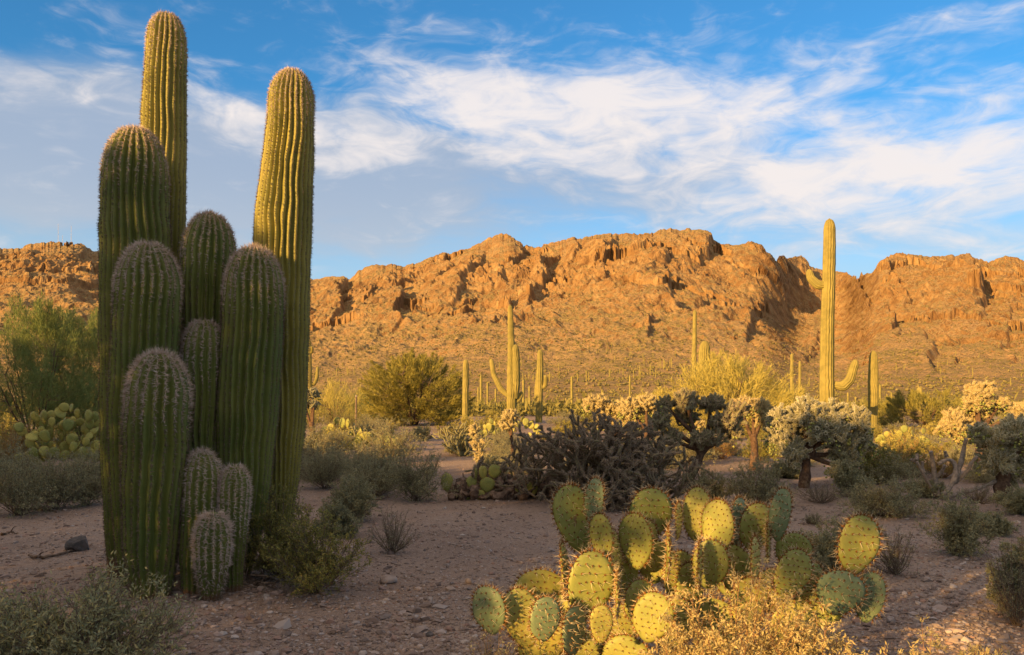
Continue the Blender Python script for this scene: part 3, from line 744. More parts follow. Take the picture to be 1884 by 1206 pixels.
# ------------------------------------------------------------------ chollas
def joints_mesh(a, b, rad, r, nsp, sl, sr, k=6):
    """Knobbly joints from a to b and their spines."""
    n = len(a); rad = np.broadcast_to(rad, (n,))
    m1 = a + (b - a) * .3; m2 = a + (b - a) * .8
    V = cat([prisms(a, m1, rad * .65, rad, k), prisms(m1, m2, rad, rad * 1.02, k), prisms(m2, b, rad * 1.02, rad * .35, k)])
    if not nsp: return V, None
    i = np.repeat(np.arange(n), nsp); u = r.uniform(0, 1.0, len(i))
    ax = unit(b - a); fa, fb = frame(ax); th = r.uniform(0, 2 * np.pi, len(i))
    o_ = fa[i] * np.cos(th)[:, None] + fb[i] * np.sin(th)[:, None]
    st = a[i] + (b - a)[i] * u[:, None] + o_ * (rad[i] * .9)[:, None]
    d = unit(o_ + ax[i] * (.25 + np.clip(u - .8, 0, 1) * 5)[:, None] + r.normal(size=(len(i), 3)) * .3)
    S_ = cones(st, st + d * (sl * r.uniform(.5, 1.2, len(i)))[:, None], sr, 3)
    return V, S_
def fruit_cholla(loc, label, blobs_, seed, spine=M_silver, lean=(0, 0), trunk_h=.75, tr=.09, jl=.19, jr=.022, nj=420, nsp=170, sl=.027, sr=.0021, nfruit=60, group=None, name='cholla', sc=1.0, joint=None):
    """blobs_: crown lobes (x, y, z, rx, ry, rz) in metres from the base."""
    r = rng(seed); root = empty(name, loc, label, 'cholla', group)
    B_ = np.array(blobs_, float); vol = (B_[:, 3] * B_[:, 5]); cnt = np.maximum((vol / vol.sum() * nj).astype(int), 5)
    wood = []
    top = np.array([lean[0], lean[1], trunk_h]); ts = np.linspace(0, 1, 8)[:, None]
    tp = ts * top + np.sin(ts * 3) * np.array([.05, .03, 0]); tp[0, 2] = -.05
    wood.append(tube(tp, np.linspace(tr * 1.15, tr * .8, 8) * (1 + .1 * r.normal(size=8)), 9))
    a_, b_ = [], []
    for c, m in zip(B_, cnt):
        ctr = c[:3]; ax3 = c[3:]
        st = tp[r.integers(5, 8)]
        low = ctr - np.array([0, 0, ax3[2] * .35]); mid = (st + low) / 2 + np.array([0, 0, -.03]) + r.normal(size=3) * .03
        t3 = np.linspace(0, 1, 7)[:, None]
        wood.append(tube((1 - t3) ** 2 * st + 2 * t3 * (1 - t3) * mid + t3 ** 2 * ctr, np.linspace(tr * .62, tr * .28, 7), 7))
        v = rdir(r, m, .35); rad = r.uniform(.35, 1.0, m) ** .55
        e = ctr + v * ax3 * rad[:, None]
        d = unit(v * np.array([1, 1, .9]) + np.array([0, 0, .55]) + r.normal(size=(m, 3)) * .35)
        d[e[:, 2] < ctr[2] - .2 * ax3[2], 2] -= .7; d = unit(d)
        l = jl * r.uniform(.7, 1.35, m)
        a1 = e - d * l[:, None]; a_.append(a1); b_.append(e)
        # forks from the middle of each joint
        f = r.random(m) < .6; d2 = unit(d[f] + r.normal(size=(f.sum(), 3)) * .7); s2 = a1[f] + d[f] * (l[f] * .6)[:, None]
        a_.append(s2); b_.append(s2 + d2 * (l[f] * .7)[:, None])
        d0 = unit(ctr - a1 + r.normal(size=(m, 3)) * .05); a0 = a1 + d0 * (jl * 1.1); f = r.random(m) < .7
        a_.append(a0[f]); b_.append(a1[f])
    a_, b_ = np.concatenate(a_), np.concatenate(b_)
    V, S_ = joints_mesh(a_, b_, jr, r, nsp, sl, sr)
    ch = [mesh('trunk', *catm(wood), M_bark, root, smooth=True), mesh('branches', *V, M_jointg if spine is M_gold else M_joint, root, smooth=True), mesh('spines', *S_, spine, root)]
    if nfruit:
        c = B_[r.integers(0, len(B_), nfruit)]; th = r.uniform(0, 2 * np.pi, nfruit)
        p = c[:, :3] + np.stack([np.cos(th) * c[:, 3] * .9, np.sin(th) * c[:, 4] * .9, -c[:, 5] * r.uniform(.15, .8, nfruit)], 1)
        fr = []
        for i in range(6):
            q = p + r.normal(size=p.shape) * .025 - np.array([0, 0, .035 * i]); d = rdir(r, nfruit) * .02
            g = r.random(nfruit) < 1 - i * .13
            fr += [prisms((q - d)[g], q[g], .008, .021, 6), prisms(q[g], (q + d)[g], .021, .01, 6)]
        ch.append(mesh('fruit', *cat(fr), M_fruit, root, smooth=True))
    kids(root, *ch)
    return root
def stag_cholla(loc, label, seed, R=1.6, H=1.3, n0=13, depth=6, jl=.2, jr=.016, nsp=55, sl=.017, sr=.0013, up=.16, mats=None, group=None, maxj=1500, skew=(0, 0), sub=.62, name='cholla', asp=None):
    r = rng(seed); root = empty(name, loc, label, 'cholla', group); mats = mats or (M_jointd, M_mauve)
    A, B, Rd = [], [], []
    asp = asp or (R, R, H)
    az = np.arange(n0) * 2 * np.pi / n0 + r.normal(size=n0) * .25
    p = np.stack([np.cos(az), np.sin(az), 0 * az], 1) * .06
    el = r.uniform(.15, 1.35, n0)
    d = np.stack([np.cos(az) * np.cos(el), np.sin(az) * np.cos(el), np.sin(el)], 1)
    for lv in range(depth):
        l = jl * r.uniform(.7, 1.3, len(p)) * (1.15 - .06 * lv)
        e = p + d * l[:, None]; rad = jr * (1.9 - lv * .2 if lv < 4 else 1.05)
        ok = ((e[:, 0] - skew[0]) / asp[0]) ** 2 + ((e[:, 1] - skew[1]) / asp[1]) ** 2 + (e[:, 2] / asp[2]) ** 2 < r.uniform(.75, 1.15, len(e))
        ok &= e[:, 2] > .02
        p, d, e = p[ok], d[ok], e[ok]
        A.append(p); B.append(e); Rd.append(np.full(len(p), rad))
        nb = np.where(r.random(len(e)) < sub, 2, 1) + (r.random(len(e)) < .15)
        i = np.repeat(np.arange(len(e)), nb)
        p = e[i] - d[i] * .01; d = unit(d[i] + r.normal(size=(len(i), 3)) * .48 + np.array([0, 0, up]))
        if len(p) > maxj: 
            k = r.permutation(len(p))[:maxj]; p, d = p[k], d[k]
    A, B, Rd = map(np.concatenate, (A, B, Rd))
    V, S_ = joints_mesh(A, B, Rd, r, nsp, sl, sr)
    ch = [mesh('branches', *V, mats[0], root, smooth=True)]
    if S_ is not None: ch.append(mesh('spines', *S_, mats[1], root))
    kids(root, *ch)
    return root
# ------------------------------------------------------------------ prickly pear pads
PADS = {}
def pad_proto(key, W, H, th, seed, glauc=False, detail=2, spiny=1.0):
    r = rng(seed); nr, ns = (9, 36) if detail == 2 else (5, 20)
    t = np.arange(ns) * 2 * np.pi / ns
    ox = np.sin(t); oz = -np.cos(t)
    wz = 1 + .16 * oz - .10 * (oz < -.35) * (np.abs(oz) - .35) * 2
    ox = ox * wz * (1 + .035 * fbm(t * 1.2, t * 0 + seed, 2, seed) + .05 * np.sin(2 * t + r.uniform(0, 6)) + .03 * np.sin(3 * t + r.uniform(0, 6)))
    rings = np.linspace(1, .0, nr)[:-1]
    def side(sg):
        V = []
        for q in rings:
            th_ = th * (1 - q ** 5) ** .5 + .0008
            bend = .10 * W * ((oz * q) ** 2) * .5
            V.append(np.stack([ox * q * W / 2, bend + sg * th_ / 2 + 0 * ox, (oz * q + 1) * H / 2], 1))
        V = np.concatenate(V + [np.array([[0, sg * th / 2, H / 2]])])
        i, j = np.meshgrid(np.arange(len(rings) - 1), np.arange(ns), indexing='ij')
        Fq = np.stack([i * ns + j, i * ns + (j + 1) % ns, (i + 1) * ns + (j + 1) % ns, (i + 1) * ns + j], -1).reshape(-1, 4)
        jj = np.arange(ns); k0 = (len(rings) - 1) * ns
        T = np.stack([k0 + jj, k0 + (jj + 1) % ns, np.full(ns, len(rings) * ns)], 1)
        if sg > 0: Fq, T = Fq[:, ::-1], T[:, ::-1]
        return V, Fq, T
    V0, F0, T0 = side(-1); V1, F1, T1 = side(1); k = len(V0)
    jj = np.arange(ns); rim = np.stack([jj, k + jj, k + (jj + 1) % ns, (jj + 1) % ns], 1)
    Vb, Fb = np.concatenate([V0, V1]), [np.concatenate([F0, F1 + k, rim]), np.concatenate([T0, T1 + k])]
    # areoles on both faces and along the rim
    st, sn = [], []
    gs = .033 if detail == 2 else .042
    for a in np.arange(-W / 2, W / 2, gs):
        for ii, b in enumerate(np.arange(gs * .6, H, gs)):
            x = a + (gs / 2 if ii % 2 else 0) + r.normal() * .0035; z = b + r.normal() * .0035
            zz = 2 * z / H - 1; wlim = np.interp(zz, np.sort(oz[:ns // 2 + 1]), (ox * W / 2)[:ns // 2 + 1][np.argsort(oz[:ns // 2 + 1])])
            q = max(abs(x) / max(wlim, 1e-4), 0)
            rad = math.hypot(x / (W / 2), zz)
            if q < .9 and abs(zz) < .93:
                bend = .05 * W * zz * zz; h = th * math.sqrt(max(1 - rad ** 5, .02)) / 2
                for sg in (-1, 1): st.append((x, bend + sg * h, z)); sn.append((x * .8, sg, zz * .12))
    nf = len(st)
    nrim = int(26 * (W + H) / .4) if detail == 2 else 14
    for a in np.linspace(-2.5, 2.5, nrim):
        i = (a + math.pi) / (2 * np.pi) * ns; i0 = int(i) % ns; f = i - int(i)
        x = (ox[i0] * (1 - f) + ox[(i0 + 1) % ns] * f) * W / 2; z = ((oz[i0] * (1 - f) + oz[(i0 + 1) % ns] * f) + 1) * H / 2
        x, z = x, z
        st.append((x, .05 * W * (2 * z / H - 1) ** 2, z)); sn.append((x / (W / 2), 0, (2 * z / H - 1)))
    st = np.array(st); sn = unit(np.array(sn)); rimf = (np.arange(len(st)) >= nf) * 1.0
    # bristle tufts
    nb = (12 if detail == 2 else 6)
    i = np.repeat(np.arange(len(st)), nb)
    d = unit(sn[i] + r.normal(size=(len(i), 3)) * .55); l = (.009 + .011 * rimf[i]) * r.uniform(.6, 1.2, len(i))
    g = cones(st[i] + r.normal(size=(len(i), 3)) * .0015, st[i] + d * l[:, None], .0021 if detail == 2 else .004, 3)
    if detail != 2:
        spn = 2; sr_, sl_ = .0016, .03
    else: spn = 4; sr_, sl_ = .0012, .045
    i = np.repeat(np.arange(len(st)), spn); keep = r.random(len(i)) < (.42 * spiny + .5 * rimf[i]); i = i[keep]
    d = unit(sn[i] + r.normal(size=(len(i), 3)) * .65 + np.array([0, 0, -.15])); l = sl_ * r.uniform(.45, 1.15, len(i)) * (1 + 0.15 * rimf[i])
    s_ = cones(st[i], st[i] + d * l[:, None], sr_, 3)
    PADS[key] = (W, H, mesh('pad', Vb, Fb, M_padg if glauc else M_pad, smooth=True), mesh('bristles', *g, M_bristle), mesh('spines', *s_, M_padspine))
    for q in PADS[key][2:]: C.objects.unlink(q)
def pad(root, rootloc, key, ctr, w, h, yaw=0, roll=0, lean=0, label=None):
    """A pad whose middle is at ctr; w, h in metres; roll tips it to the right in the picture."""
    from mathutils import Matrix
    W, H, mp_, mb, ms = PADS[key]
    o = mp_.copy(); C.objects.link(o); o.parent = root
    R_ = Matrix.Rotation(math.radians(roll), 4, 'Y') @ Matrix.Rotation(math.radians(lean), 4, 'X') @ Matrix.Rotation(math.radians(yaw), 4, 'Z')
    Sx = Matrix.Diagonal((w / W, (w / W + h / H) / 2, h / H, 1))
    off = R_ @ Vector((0, 0, h / 2))
    o.matrix_local = Matrix.Translation(Vector(ctr) - Vector(rootloc) - off) @ R_ @ Sx
    kk = [o]
    for q in (mb, ms):
        c = q.copy(); C.objects.link(c); c.parent = o; kk.append(c)
    if label: o['label'] = label
    return o
# ------------------------------------------------------------------ stones
_t = (1 + 5 ** .5) / 2
ICO_V = unit(np.array([(-1, _t, 0), (1, _t, 0), (-1, -_t, 0), (1, -_t, 0), (0, -1, _t), (0, 1, _t), (0, -1, -_t), (0, 1, -_t), (_t, 0, -1), (_t, 0, 1), (-_t, 0, -1), (-_t, 0, 1)], float))
ICO_F = np.array([(0, 11, 5), (0, 5, 1), (0, 1, 7), (0, 7, 10), (0, 10, 11), (1, 5, 9), (5, 11, 4), (11, 10, 2), (10, 7, 6), (7, 1, 8), (3, 9, 4), (3, 4, 2), (3, 2, 6), (3, 6, 8), (3, 8, 9), (4, 9, 5), (2, 4, 11), (6, 2, 10), (8, 6, 7), (9, 8, 1)])
def pebbles(p, size, r, flat=.6):
    n = len(p); v = ICO_V[None] * (1 + .22 * r.normal(size=(n, 12, 1)))
    v = v * (np.stack([r.uniform(.7, 1.3, n), r.uniform(.7, 1.3, n), r.uniform(.35, .9, n) * flat / .6], 1) * size[:, None])[:, None]
    a = r.uniform(0, 6.28, n); c, s = np.cos(a)[:, None], np.sin(a)[:, None]
    v = np.stack([v[..., 0] * c - v[..., 1] * s, v[..., 0] * s + v[..., 1] * c, v[..., 2]], -1) + p[:, None]
    return v.reshape(-1, 3), (ICO_F[None] + (np.arange(n) * 12)[:, None, None]).reshape(-1, 3)
def stone(px, py, wpx, hpx, label, m, seed, name='stone', grp=None):
    Yd = CZ * F / (py - HZ); r = rng(seed); w_ = wpx / F * Yd / 2; h_ = hpx / F * Yd
    import bmesh
    bm = bmesh.new(); bmesh.ops.create_icosphere(bm, subdivisions=3, radius=1)
    pl = rdir(r, 9); ds = r.uniform(.55, .9, 9)
    for v in bm.verts:
        c = np.array(v.co)
        for n_, d_ in zip(pl, ds):
            q = c @ n_
            if q > d_: c = c - n_ * (q - d_)
        c = c * np.array([w_, w_ * .8, h_ * .62]); v.co = c
    me = bpy.data.meshes.new(name); bm.to_mesh(me); bm.free(); me.materials.append(m)
    o = bpy.data.objects.new(name, me); C.objects.link(o); x = (px - 942) / F * Yd
    o.location = (x, Yd, float(ground_z(x, Yd)) + h_ * .3); o.rotation_euler = (0, 0, r.uniform(0, 6))
    tag(o, label, name, grp); return o
# ------------------------------------------------------------------ the big saguaro cluster
G = 'saguaro columns growing in one clump'
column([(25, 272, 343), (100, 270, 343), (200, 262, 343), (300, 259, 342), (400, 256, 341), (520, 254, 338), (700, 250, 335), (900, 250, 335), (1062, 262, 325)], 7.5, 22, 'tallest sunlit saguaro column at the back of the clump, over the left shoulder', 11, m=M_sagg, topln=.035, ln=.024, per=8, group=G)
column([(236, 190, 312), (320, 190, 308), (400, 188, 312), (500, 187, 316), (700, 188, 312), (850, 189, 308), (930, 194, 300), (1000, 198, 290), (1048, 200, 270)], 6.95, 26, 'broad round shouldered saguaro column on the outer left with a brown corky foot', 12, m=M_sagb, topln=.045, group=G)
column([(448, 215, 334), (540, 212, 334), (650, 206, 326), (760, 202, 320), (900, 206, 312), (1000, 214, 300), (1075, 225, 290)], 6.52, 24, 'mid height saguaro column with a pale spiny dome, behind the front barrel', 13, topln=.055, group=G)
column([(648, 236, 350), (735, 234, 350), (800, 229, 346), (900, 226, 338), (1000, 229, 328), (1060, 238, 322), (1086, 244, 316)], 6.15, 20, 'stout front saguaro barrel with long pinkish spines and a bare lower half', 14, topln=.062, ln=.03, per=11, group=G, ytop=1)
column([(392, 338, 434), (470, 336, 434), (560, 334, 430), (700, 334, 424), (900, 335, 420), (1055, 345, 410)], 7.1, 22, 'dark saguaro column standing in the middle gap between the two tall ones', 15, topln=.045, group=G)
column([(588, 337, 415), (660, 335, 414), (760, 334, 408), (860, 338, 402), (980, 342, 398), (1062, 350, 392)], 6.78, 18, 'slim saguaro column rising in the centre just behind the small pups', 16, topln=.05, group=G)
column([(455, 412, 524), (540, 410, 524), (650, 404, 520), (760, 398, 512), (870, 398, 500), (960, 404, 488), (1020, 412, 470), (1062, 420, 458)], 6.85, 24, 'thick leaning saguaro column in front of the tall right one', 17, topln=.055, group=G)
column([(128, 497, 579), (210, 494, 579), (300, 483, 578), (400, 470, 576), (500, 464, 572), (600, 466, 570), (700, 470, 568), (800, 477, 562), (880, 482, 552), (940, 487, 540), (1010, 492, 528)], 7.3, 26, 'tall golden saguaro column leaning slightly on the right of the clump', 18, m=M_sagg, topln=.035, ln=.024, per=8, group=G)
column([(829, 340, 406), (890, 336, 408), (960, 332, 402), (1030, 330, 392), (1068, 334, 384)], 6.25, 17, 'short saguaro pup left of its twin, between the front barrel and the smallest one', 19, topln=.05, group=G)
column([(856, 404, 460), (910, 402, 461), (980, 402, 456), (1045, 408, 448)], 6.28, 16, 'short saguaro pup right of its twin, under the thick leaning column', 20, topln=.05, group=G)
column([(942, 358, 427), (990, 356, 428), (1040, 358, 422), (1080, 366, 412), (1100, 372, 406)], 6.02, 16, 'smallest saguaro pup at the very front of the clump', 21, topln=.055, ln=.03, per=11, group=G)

# ------------------------------------------------------------------ saguaros on the flat
far_saguaro([(402, 1516, 1536), (450, 1515, 1537), (520, 1513, 1536), (600, 1510, 1534), (700, 1508, 1534), (800, 1508, 1535)], 40, 'tall saguaro with one stubby left arm and one upswept right arm, behind the silvery cholla', 15,
            arms=[([(1520, 526), (1506, 524), (1495, 512), (1491, 493)], 8.5, 6.5), ([(1534, 708), (1549, 712), (1560, 700), (1570, 660)], 9, 6.5)], seed=31)
far_saguaro([(561, 934, 943), (600, 934, 945), (650, 934, 948), (720, 932, 950), (775, 932, 950)], 52, 'pale saguaro with a long left arm and a second stem fused to its right side', 16,
            arms=[([(937, 730), (921, 716), (908, 690), (903, 658)], 5.5, 4), ([(948, 735), (950, 700), (950, 660), (948, 633)], 7.5, 6), ([(948, 742), (955, 736), (959, 728), (960, 720)], 4.5, 4)], seed=32)
far_saguaro([(661, 852, 862), (700, 851, 863), (775, 850, 861)], 46, 'plain single saguaro spear right of the bushy olive tree', 12, seed=33)
far_saguaro([(643, 989, 999), (690, 987, 1000), (760, 985, 998)], 58, 'saguaro with a short front stem, just right of the pale armed one', 12,
            arms=[([(991, 742), (988, 735), (988, 715), (990, 693)], 5, 4), ([(996, 716), (1003, 710), (1004, 700), (1003, 690)], 4, 3.5)], seed=34)
far_saguaro([(570, 1275, 1282), (620, 1274, 1282), (700, 1272, 1281), (760, 1271, 1281)], 70, 'thin saguaro rising highest out of the feathery yellow tree', 10, seed=35)
far_saguaro([(627, 1287, 1307), (680, 1284, 1307), (770, 1286, 1305)], 45, 'fat unbranched saguaro standing in the feathery yellow tree', 18, seed=36)
far_saguaro([(650, 1454, 1460), (760, 1453, 1460)], 80, 'very thin saguaro pole left of the tall armed one, the taller of a close pair', 8, seed=37)
far_saguaro([(664, 1469, 1474), (760, 1469, 1474)], 85, 'very thin saguaro pole left of the tall armed one, the shorter of a close pair', 8, seed=38)
far_saguaro([(645, 1600, 1614), (700, 1597, 1616), (780, 1598, 1614)], 44, 'single club shaped saguaro to the right of the silvery cholla', 18, seed=39)
far_saguaro([(712, 1686, 1697), (775, 1686, 1697)], 62, 'short stout saguaro standing among the olive bushes on the right', 12, seed=40)
far_saguaro([(626, 566, 573), (680, 565, 574), (765, 563, 575)], 58, 'saguaro with a raised right arm beside the edge of the big clump', 12,
            arms=[([(571, 705), (577, 708), (582, 695), (583, 673)], 3.6, 3), ([(571, 650), (575, 648), (576, 643), (575, 638)], 2.6, 2.4), ([(566, 720), (564, 700), (565, 672), (566, 655)], 3.4, 3)], seed=41)
gg = 'thin distant saguaros on the flat'
thin = [(1052, 692, 5), (885, 690, 5), (897, 702, 4), (963, 698, 5), (974, 710, 4), (1159, 690, 4), (1619, 708, 5), (1640, 722, 4), (1712, 733, 4), (1737, 735, 4), (1560, 722, 4), (1574, 730, 4), (880, 712, 4), (912, 715, 4), (1108, 716, 4)]
proto = None
for k, (px, py, wd) in enumerate(thin):
    Yd = 95 + (k * 37) % 70; h = CZ + (HZ - py) / F * Yd; x = (px - 942) / F * Yd
    if proto is None:
        proto = far_saguaro([(py, px - wd / 2, px + wd / 2), (770, px - wd / 2, px + wd / 2)], Yd, 'thin distant saguaro spear on the flat before the range', 8, seed=50, group=gg, det=False)
        ph, pr = h, wd / 2 / F * Yd
    else:
        s = (wd / 2 / F * Yd) / pr
        dup(proto, (x, Yd, 0), k, (s, s, h / ph), 'thin distant saguaro spear on the flat before the range', 'saguaro', gg)

# ------------------------------------------------------------------ trees
feather_tree('palo_verde', P(1335, 0, 36) * [1, 1, 0], 5.2, 3.15, 'feathery yellow palo verde tree behind the chollas with two saguaros in it', L_pale, 61, ntip=170, nbl=110, bl=.34, bw=.022, plume=.65, upb=1.0, low=.1)
feather_tree('palo_verde', P(762, 0, 52) * [1, 1, 0], 7.0, 4.3, 'rounded bushy olive green tree at the foot of the slope', L_mesq, 62, ntip=300, nbl=130, bl=.30, bw=.035, plume=.55, upb=.45, low=.06, trunk=.11)
feather_tree('palo_verde', P(66, 0, 21) * [1, 1, 0], 2.9, 3.85, 'feathery green palo verde on the far left with upright plumes', L_green, 63, trunk=.035, ntip=150, nbl=190, bl=.16, bw=.012, plume=.55, upb=1.3, low=.2, nlimb=11)
feather_tree('palo_verde', P(158, 0, 23) * [1, 1, 0], 2.5, 3.9, 'feathery green palo verde beside the left flank of the saguaro clump', L_green, 64, trunk=.035, ntip=140, nbl=190, bl=.16, bw=.012, plume=.55, upb=1.3, low=.2, nlimb=10)
feather_tree('palo_verde', P(1700, 0, 48) * [1, 1, 0], 6.0, 1.75, 'low spreading olive palo verde between the club shaped saguaro and the golden cholla', L_mesq, 65, ntip=150, nbl=80, bl=.26, bw=.03, plume=.4, upb=.7, low=.08)
feather_tree('palo_verde', P(1210, 0, 48) * [1, 1, 0], 4.2, 1.9, 'low yellow palo verde behind the golden cholla left of the feathery tree', L_pale, 66, ntip=120, nbl=80, bl=.28, bw=.026, plume=.5, upb=.9, low=.1)
feather_tree('palo_verde', P(1440, 0, 44) * [1, 1, 0], 3.6, 1.95, 'thin yellow green bush right of the feathery yellow tree', L_pale, 67, ntip=90, nbl=80, bl=.28, bw=.024, plume=.5, upb=.9, low=.1)
feather_tree('ocotillo_thicket', P(620, 0, 46) * [1, 1, 0], 3.0, 2.0, 'straw coloured upright thicket between the clump and the olive tree', L_pale, 68, ntip=80, nbl=40, bl=.5, bw=.016, plume=.7, upb=2.2, low=.1)
feather_tree('palo_verde', P(665, 0, 60) * [1, 1, 0], 3.2, 2.1, 'small dark green bush peeking out left of the olive tree', L_green, 69, ntip=60, nbl=70, bl=.28, bw=.035, plume=.4, upb=.6, low=.1)

# ------------------------------------------------------------------ chollas
def gl(px, py):
    Yd = CZ * F / (py - HZ); x = (px - 942) / F * Yd
    return (x, Yd, float(ground_z(x, Yd)))
stag_cholla(gl(1085, 928), 'large dark mauve grey staghorn cholla spreading wide in the shade', 71, n0=26, depth=16, maxj=280, jl=.165, jr=.0145, asp=(2.35, 1.2, 1.5), skew=(-.3, 0), up=.05, sub=.5, nsp=80, sl=.022, sr=.0017)
def lobes(base_px, base_py, lst):
    Yd = CZ * F / (base_py - HZ); bx = (base_px - 942) / F * Yd
    return [((px - base_px) / F * Yd, dy, CZ - (py - HZ) / F * Yd, rx / F * Yd, ry_ , rz / F * Yd) for px, py, rx, rz, dy, ry_ in lst]
fruit_cholla(gl(1478, 898), 'silvery domed cholla with hanging green fruit left of the club shaped saguaro', lobes(1478, 898, [(1480, 765, 45, 35, 0, .4), (1440, 790, 28, 40, .1, .3), (1530, 765, 45, 32, .1, .4), (1575, 775, 28, 32, 0, .3), (1555, 830, 38, 42, .05, .35), (1510, 795, 45, 34, -.2, .35), (1455, 830, 26, 30, -.1, .3), (1480, 800, 30, 30, .35, .3), (1590, 810, 18, 30, 0, .25), (1430, 765, 20, 20, 0, .25), (1555, 862, 24, 20, .05, .3)]), 72, nj=760, nfruit=90, lean=(.02, 0), trunk_h=.7, sl=.024)
fruit_cholla(gl(1252, 905), 'brown limbed cholla tree leaning right, with silvery tufts over the dark staghorn', lobes(1252, 905, [(1262, 738, 32, 20, 0, .25), (1225, 745, 18, 16, .1, .2), (1310, 742, 34, 18, .1, .25), (1352, 755, 30, 20, 0, .25), (1215, 775, 22, 20, 0, .2), (1330, 775, 32, 16, -.1, .2), (1270, 765, 26, 14, .2, .2), (1300, 805, 40, 16, -.1, .25), (1235, 805, 26, 16, .0, .2), (1350, 795, 26, 14, .1, .2)]), 73, spine=M_tan, nj=430, nsp=130, nfruit=8, lean=(.42, .05), trunk_h=.82, tr=.085)
fruit_cholla(P(1385, 0, 17.5) * [1, 1, 0], 'golden sunlit cholla peering over the brown limbed one', [(0, 0, 1.42, .38, .3, .22), (.25, 0, 1.2, .25, .25, .28), (-.3, 0, 1.45, .2, .2, .14)], 74, spine=M_gold, nj=230, nsp=110, nfruit=50, trunk_h=.8)
fruit_cholla(P(1140, 0, 20) * [1, 1, 0], 'golden sunlit cholla showing behind the dark staghorn', [(-.55, 0, 1.45, .42, .3, .26), (.1, 0, 1.32, .42, .3, .24), (.55, 0, 1.38, .38, .3, .22), (-.3, .1, 1.05, .35, .3, .26), (.3, 0, .95, .35, .3, .22)], 75, spine=M_gold, nj=560, nsp=90, nfruit=60, trunk_h=.7, jr=.024)
fruit_cholla(P(1800, 0, 16.5) * [1, 1, 0], 'golden cholla with a tall crown and hanging fruit behind the silvery right one', [(.05, 0, 1.72, .36, .3, .22), (-.05, 0, 1.48, .3, .3, .2), (-.5, 0, 1.08, .3, .28, .3), (-.28, 0, .85, .32, .28, .22), (.45, 0, 1.5, .16, .2, .1), (.1, .3, 1.25, .3, .3, .2), (.9, 0, 1.32, .36, .3, .16)], 76, spine=M_gold, nj=640, nsp=110, nfruit=80, trunk_h=.85)
fruit_cholla(gl(1842, 918), 'silvery cholla on the far right edge with drooping lower branches', lobes(1842, 918, [(1830, 805, 42, 20, 0, .35), (1870, 790, 40, 26, 0, .35), (1900, 815, 40, 36, 0, .35), (1835, 845, 34, 34, 0, .3), (1880, 860, 34, 30, .1, .3), (1800, 790, 16, 10, 0, .2)]), 77, nj=620, nsp=130, nfruit=36, trunk_h=.6, tr=.11)
fruit_cholla(P(880, 0, 17) * [1, 1, 0], 'little golden cholla at the left tip of the dark staghorn', [(-.1, 0, .92, .14, .14, .12), (0, 0, .6, .16, .14, .12), (.05, 0, .35, .14, .12, .1)], 78, spine=M_gold, nj=70, nsp=80, nfruit=0, trunk_h=.4, tr=.05)
fruit_cholla(P(940, 0, 18) * [1, 1, 0], 'little golden cholla under the pale armed saguaro', [(0, 0, 1.2, .26, .2, .12), (-.1, 0, 1.0, .2, .2, .1)], 79, spine=M_gold, nj=70, nsp=70, nfruit=0, trunk_h=.7, tr=.05)
fruit_cholla(P(1283, 0, 19) * [1, 1, 0], 'little golden cholla glimpsed through the brown limbs', [(0, 0, .95, .2, .2, .14), (.1, 0, .7, .16, .2, .12)], 80, spine=M_gold, nj=70, nsp=70, nfruit=14, trunk_h=.5, tr=.05)
fruit_cholla(P(572, 0, 24) * [1, 1, 0], 'pale cholla touching the right edge of the saguaro clump', [(0, 0, 1.75, .3, .3, .18), (-.2, 0, 1.5, .3, .3, .2), (.1, 0, 1.45, .2, .3, .14)], 81, nj=120, nsp=60, nfruit=10, trunk_h=.9, jr=.026)
stag_cholla(gl(666, 826), 'bare grey branching cholla in the middle distance left of the olive tree', 82, n0=8, depth=7, maxj=70, jl=.26, jr=.02, asp=(1.25, .9, .95), up=.1, sub=.4, nsp=24, mats=(M_joint, M_mauve))
stag_cholla(P(850, 0, 22) * [1, 1, 0], 'tangled grey cholla below the single saguaro spear', 83, n0=12, depth=7, maxj=160, jl=.2, jr=.018, asp=(1.1, .8, .95), up=.1, sub=.5, nsp=24, mats=(M_joint, M_mauve))
fruit_cholla(P(1190, 0, 19) * [1, 1, 0], 'golden sunlit cholla between the dark staghorn and the brown limbed one', [(0, 0, 1.5, .36, .3, .22), (-.4, 0, 1.35, .3, .3, .26), (.3, 0, 1.3, .2, .2, .2)], 87, spine=M_gold, nj=280, nsp=90, nfruit=40, trunk_h=.8)
stag_cholla(gl(1205, 925), 'smaller mauve grey staghorn cholla overlapping the trunk of the brown limbed one', 88, n0=14, depth=9, maxj=120, jl=.16, jr=.0155, nsp=80, sl=.022, sr=.0017, asp=(.95, .7, 1.05), up=.1, sub=.5)
stag_cholla(gl(958, 915), 'low outlying staghorn cholla at the left edge of the large dark one', 89, n0=12, depth=9, maxj=90, jl=.15, jr=.0145, nsp=80, sl=.022, sr=.0017, asp=(.85, .6, .95), skew=(-.1, 0), up=.05, sub=.5)
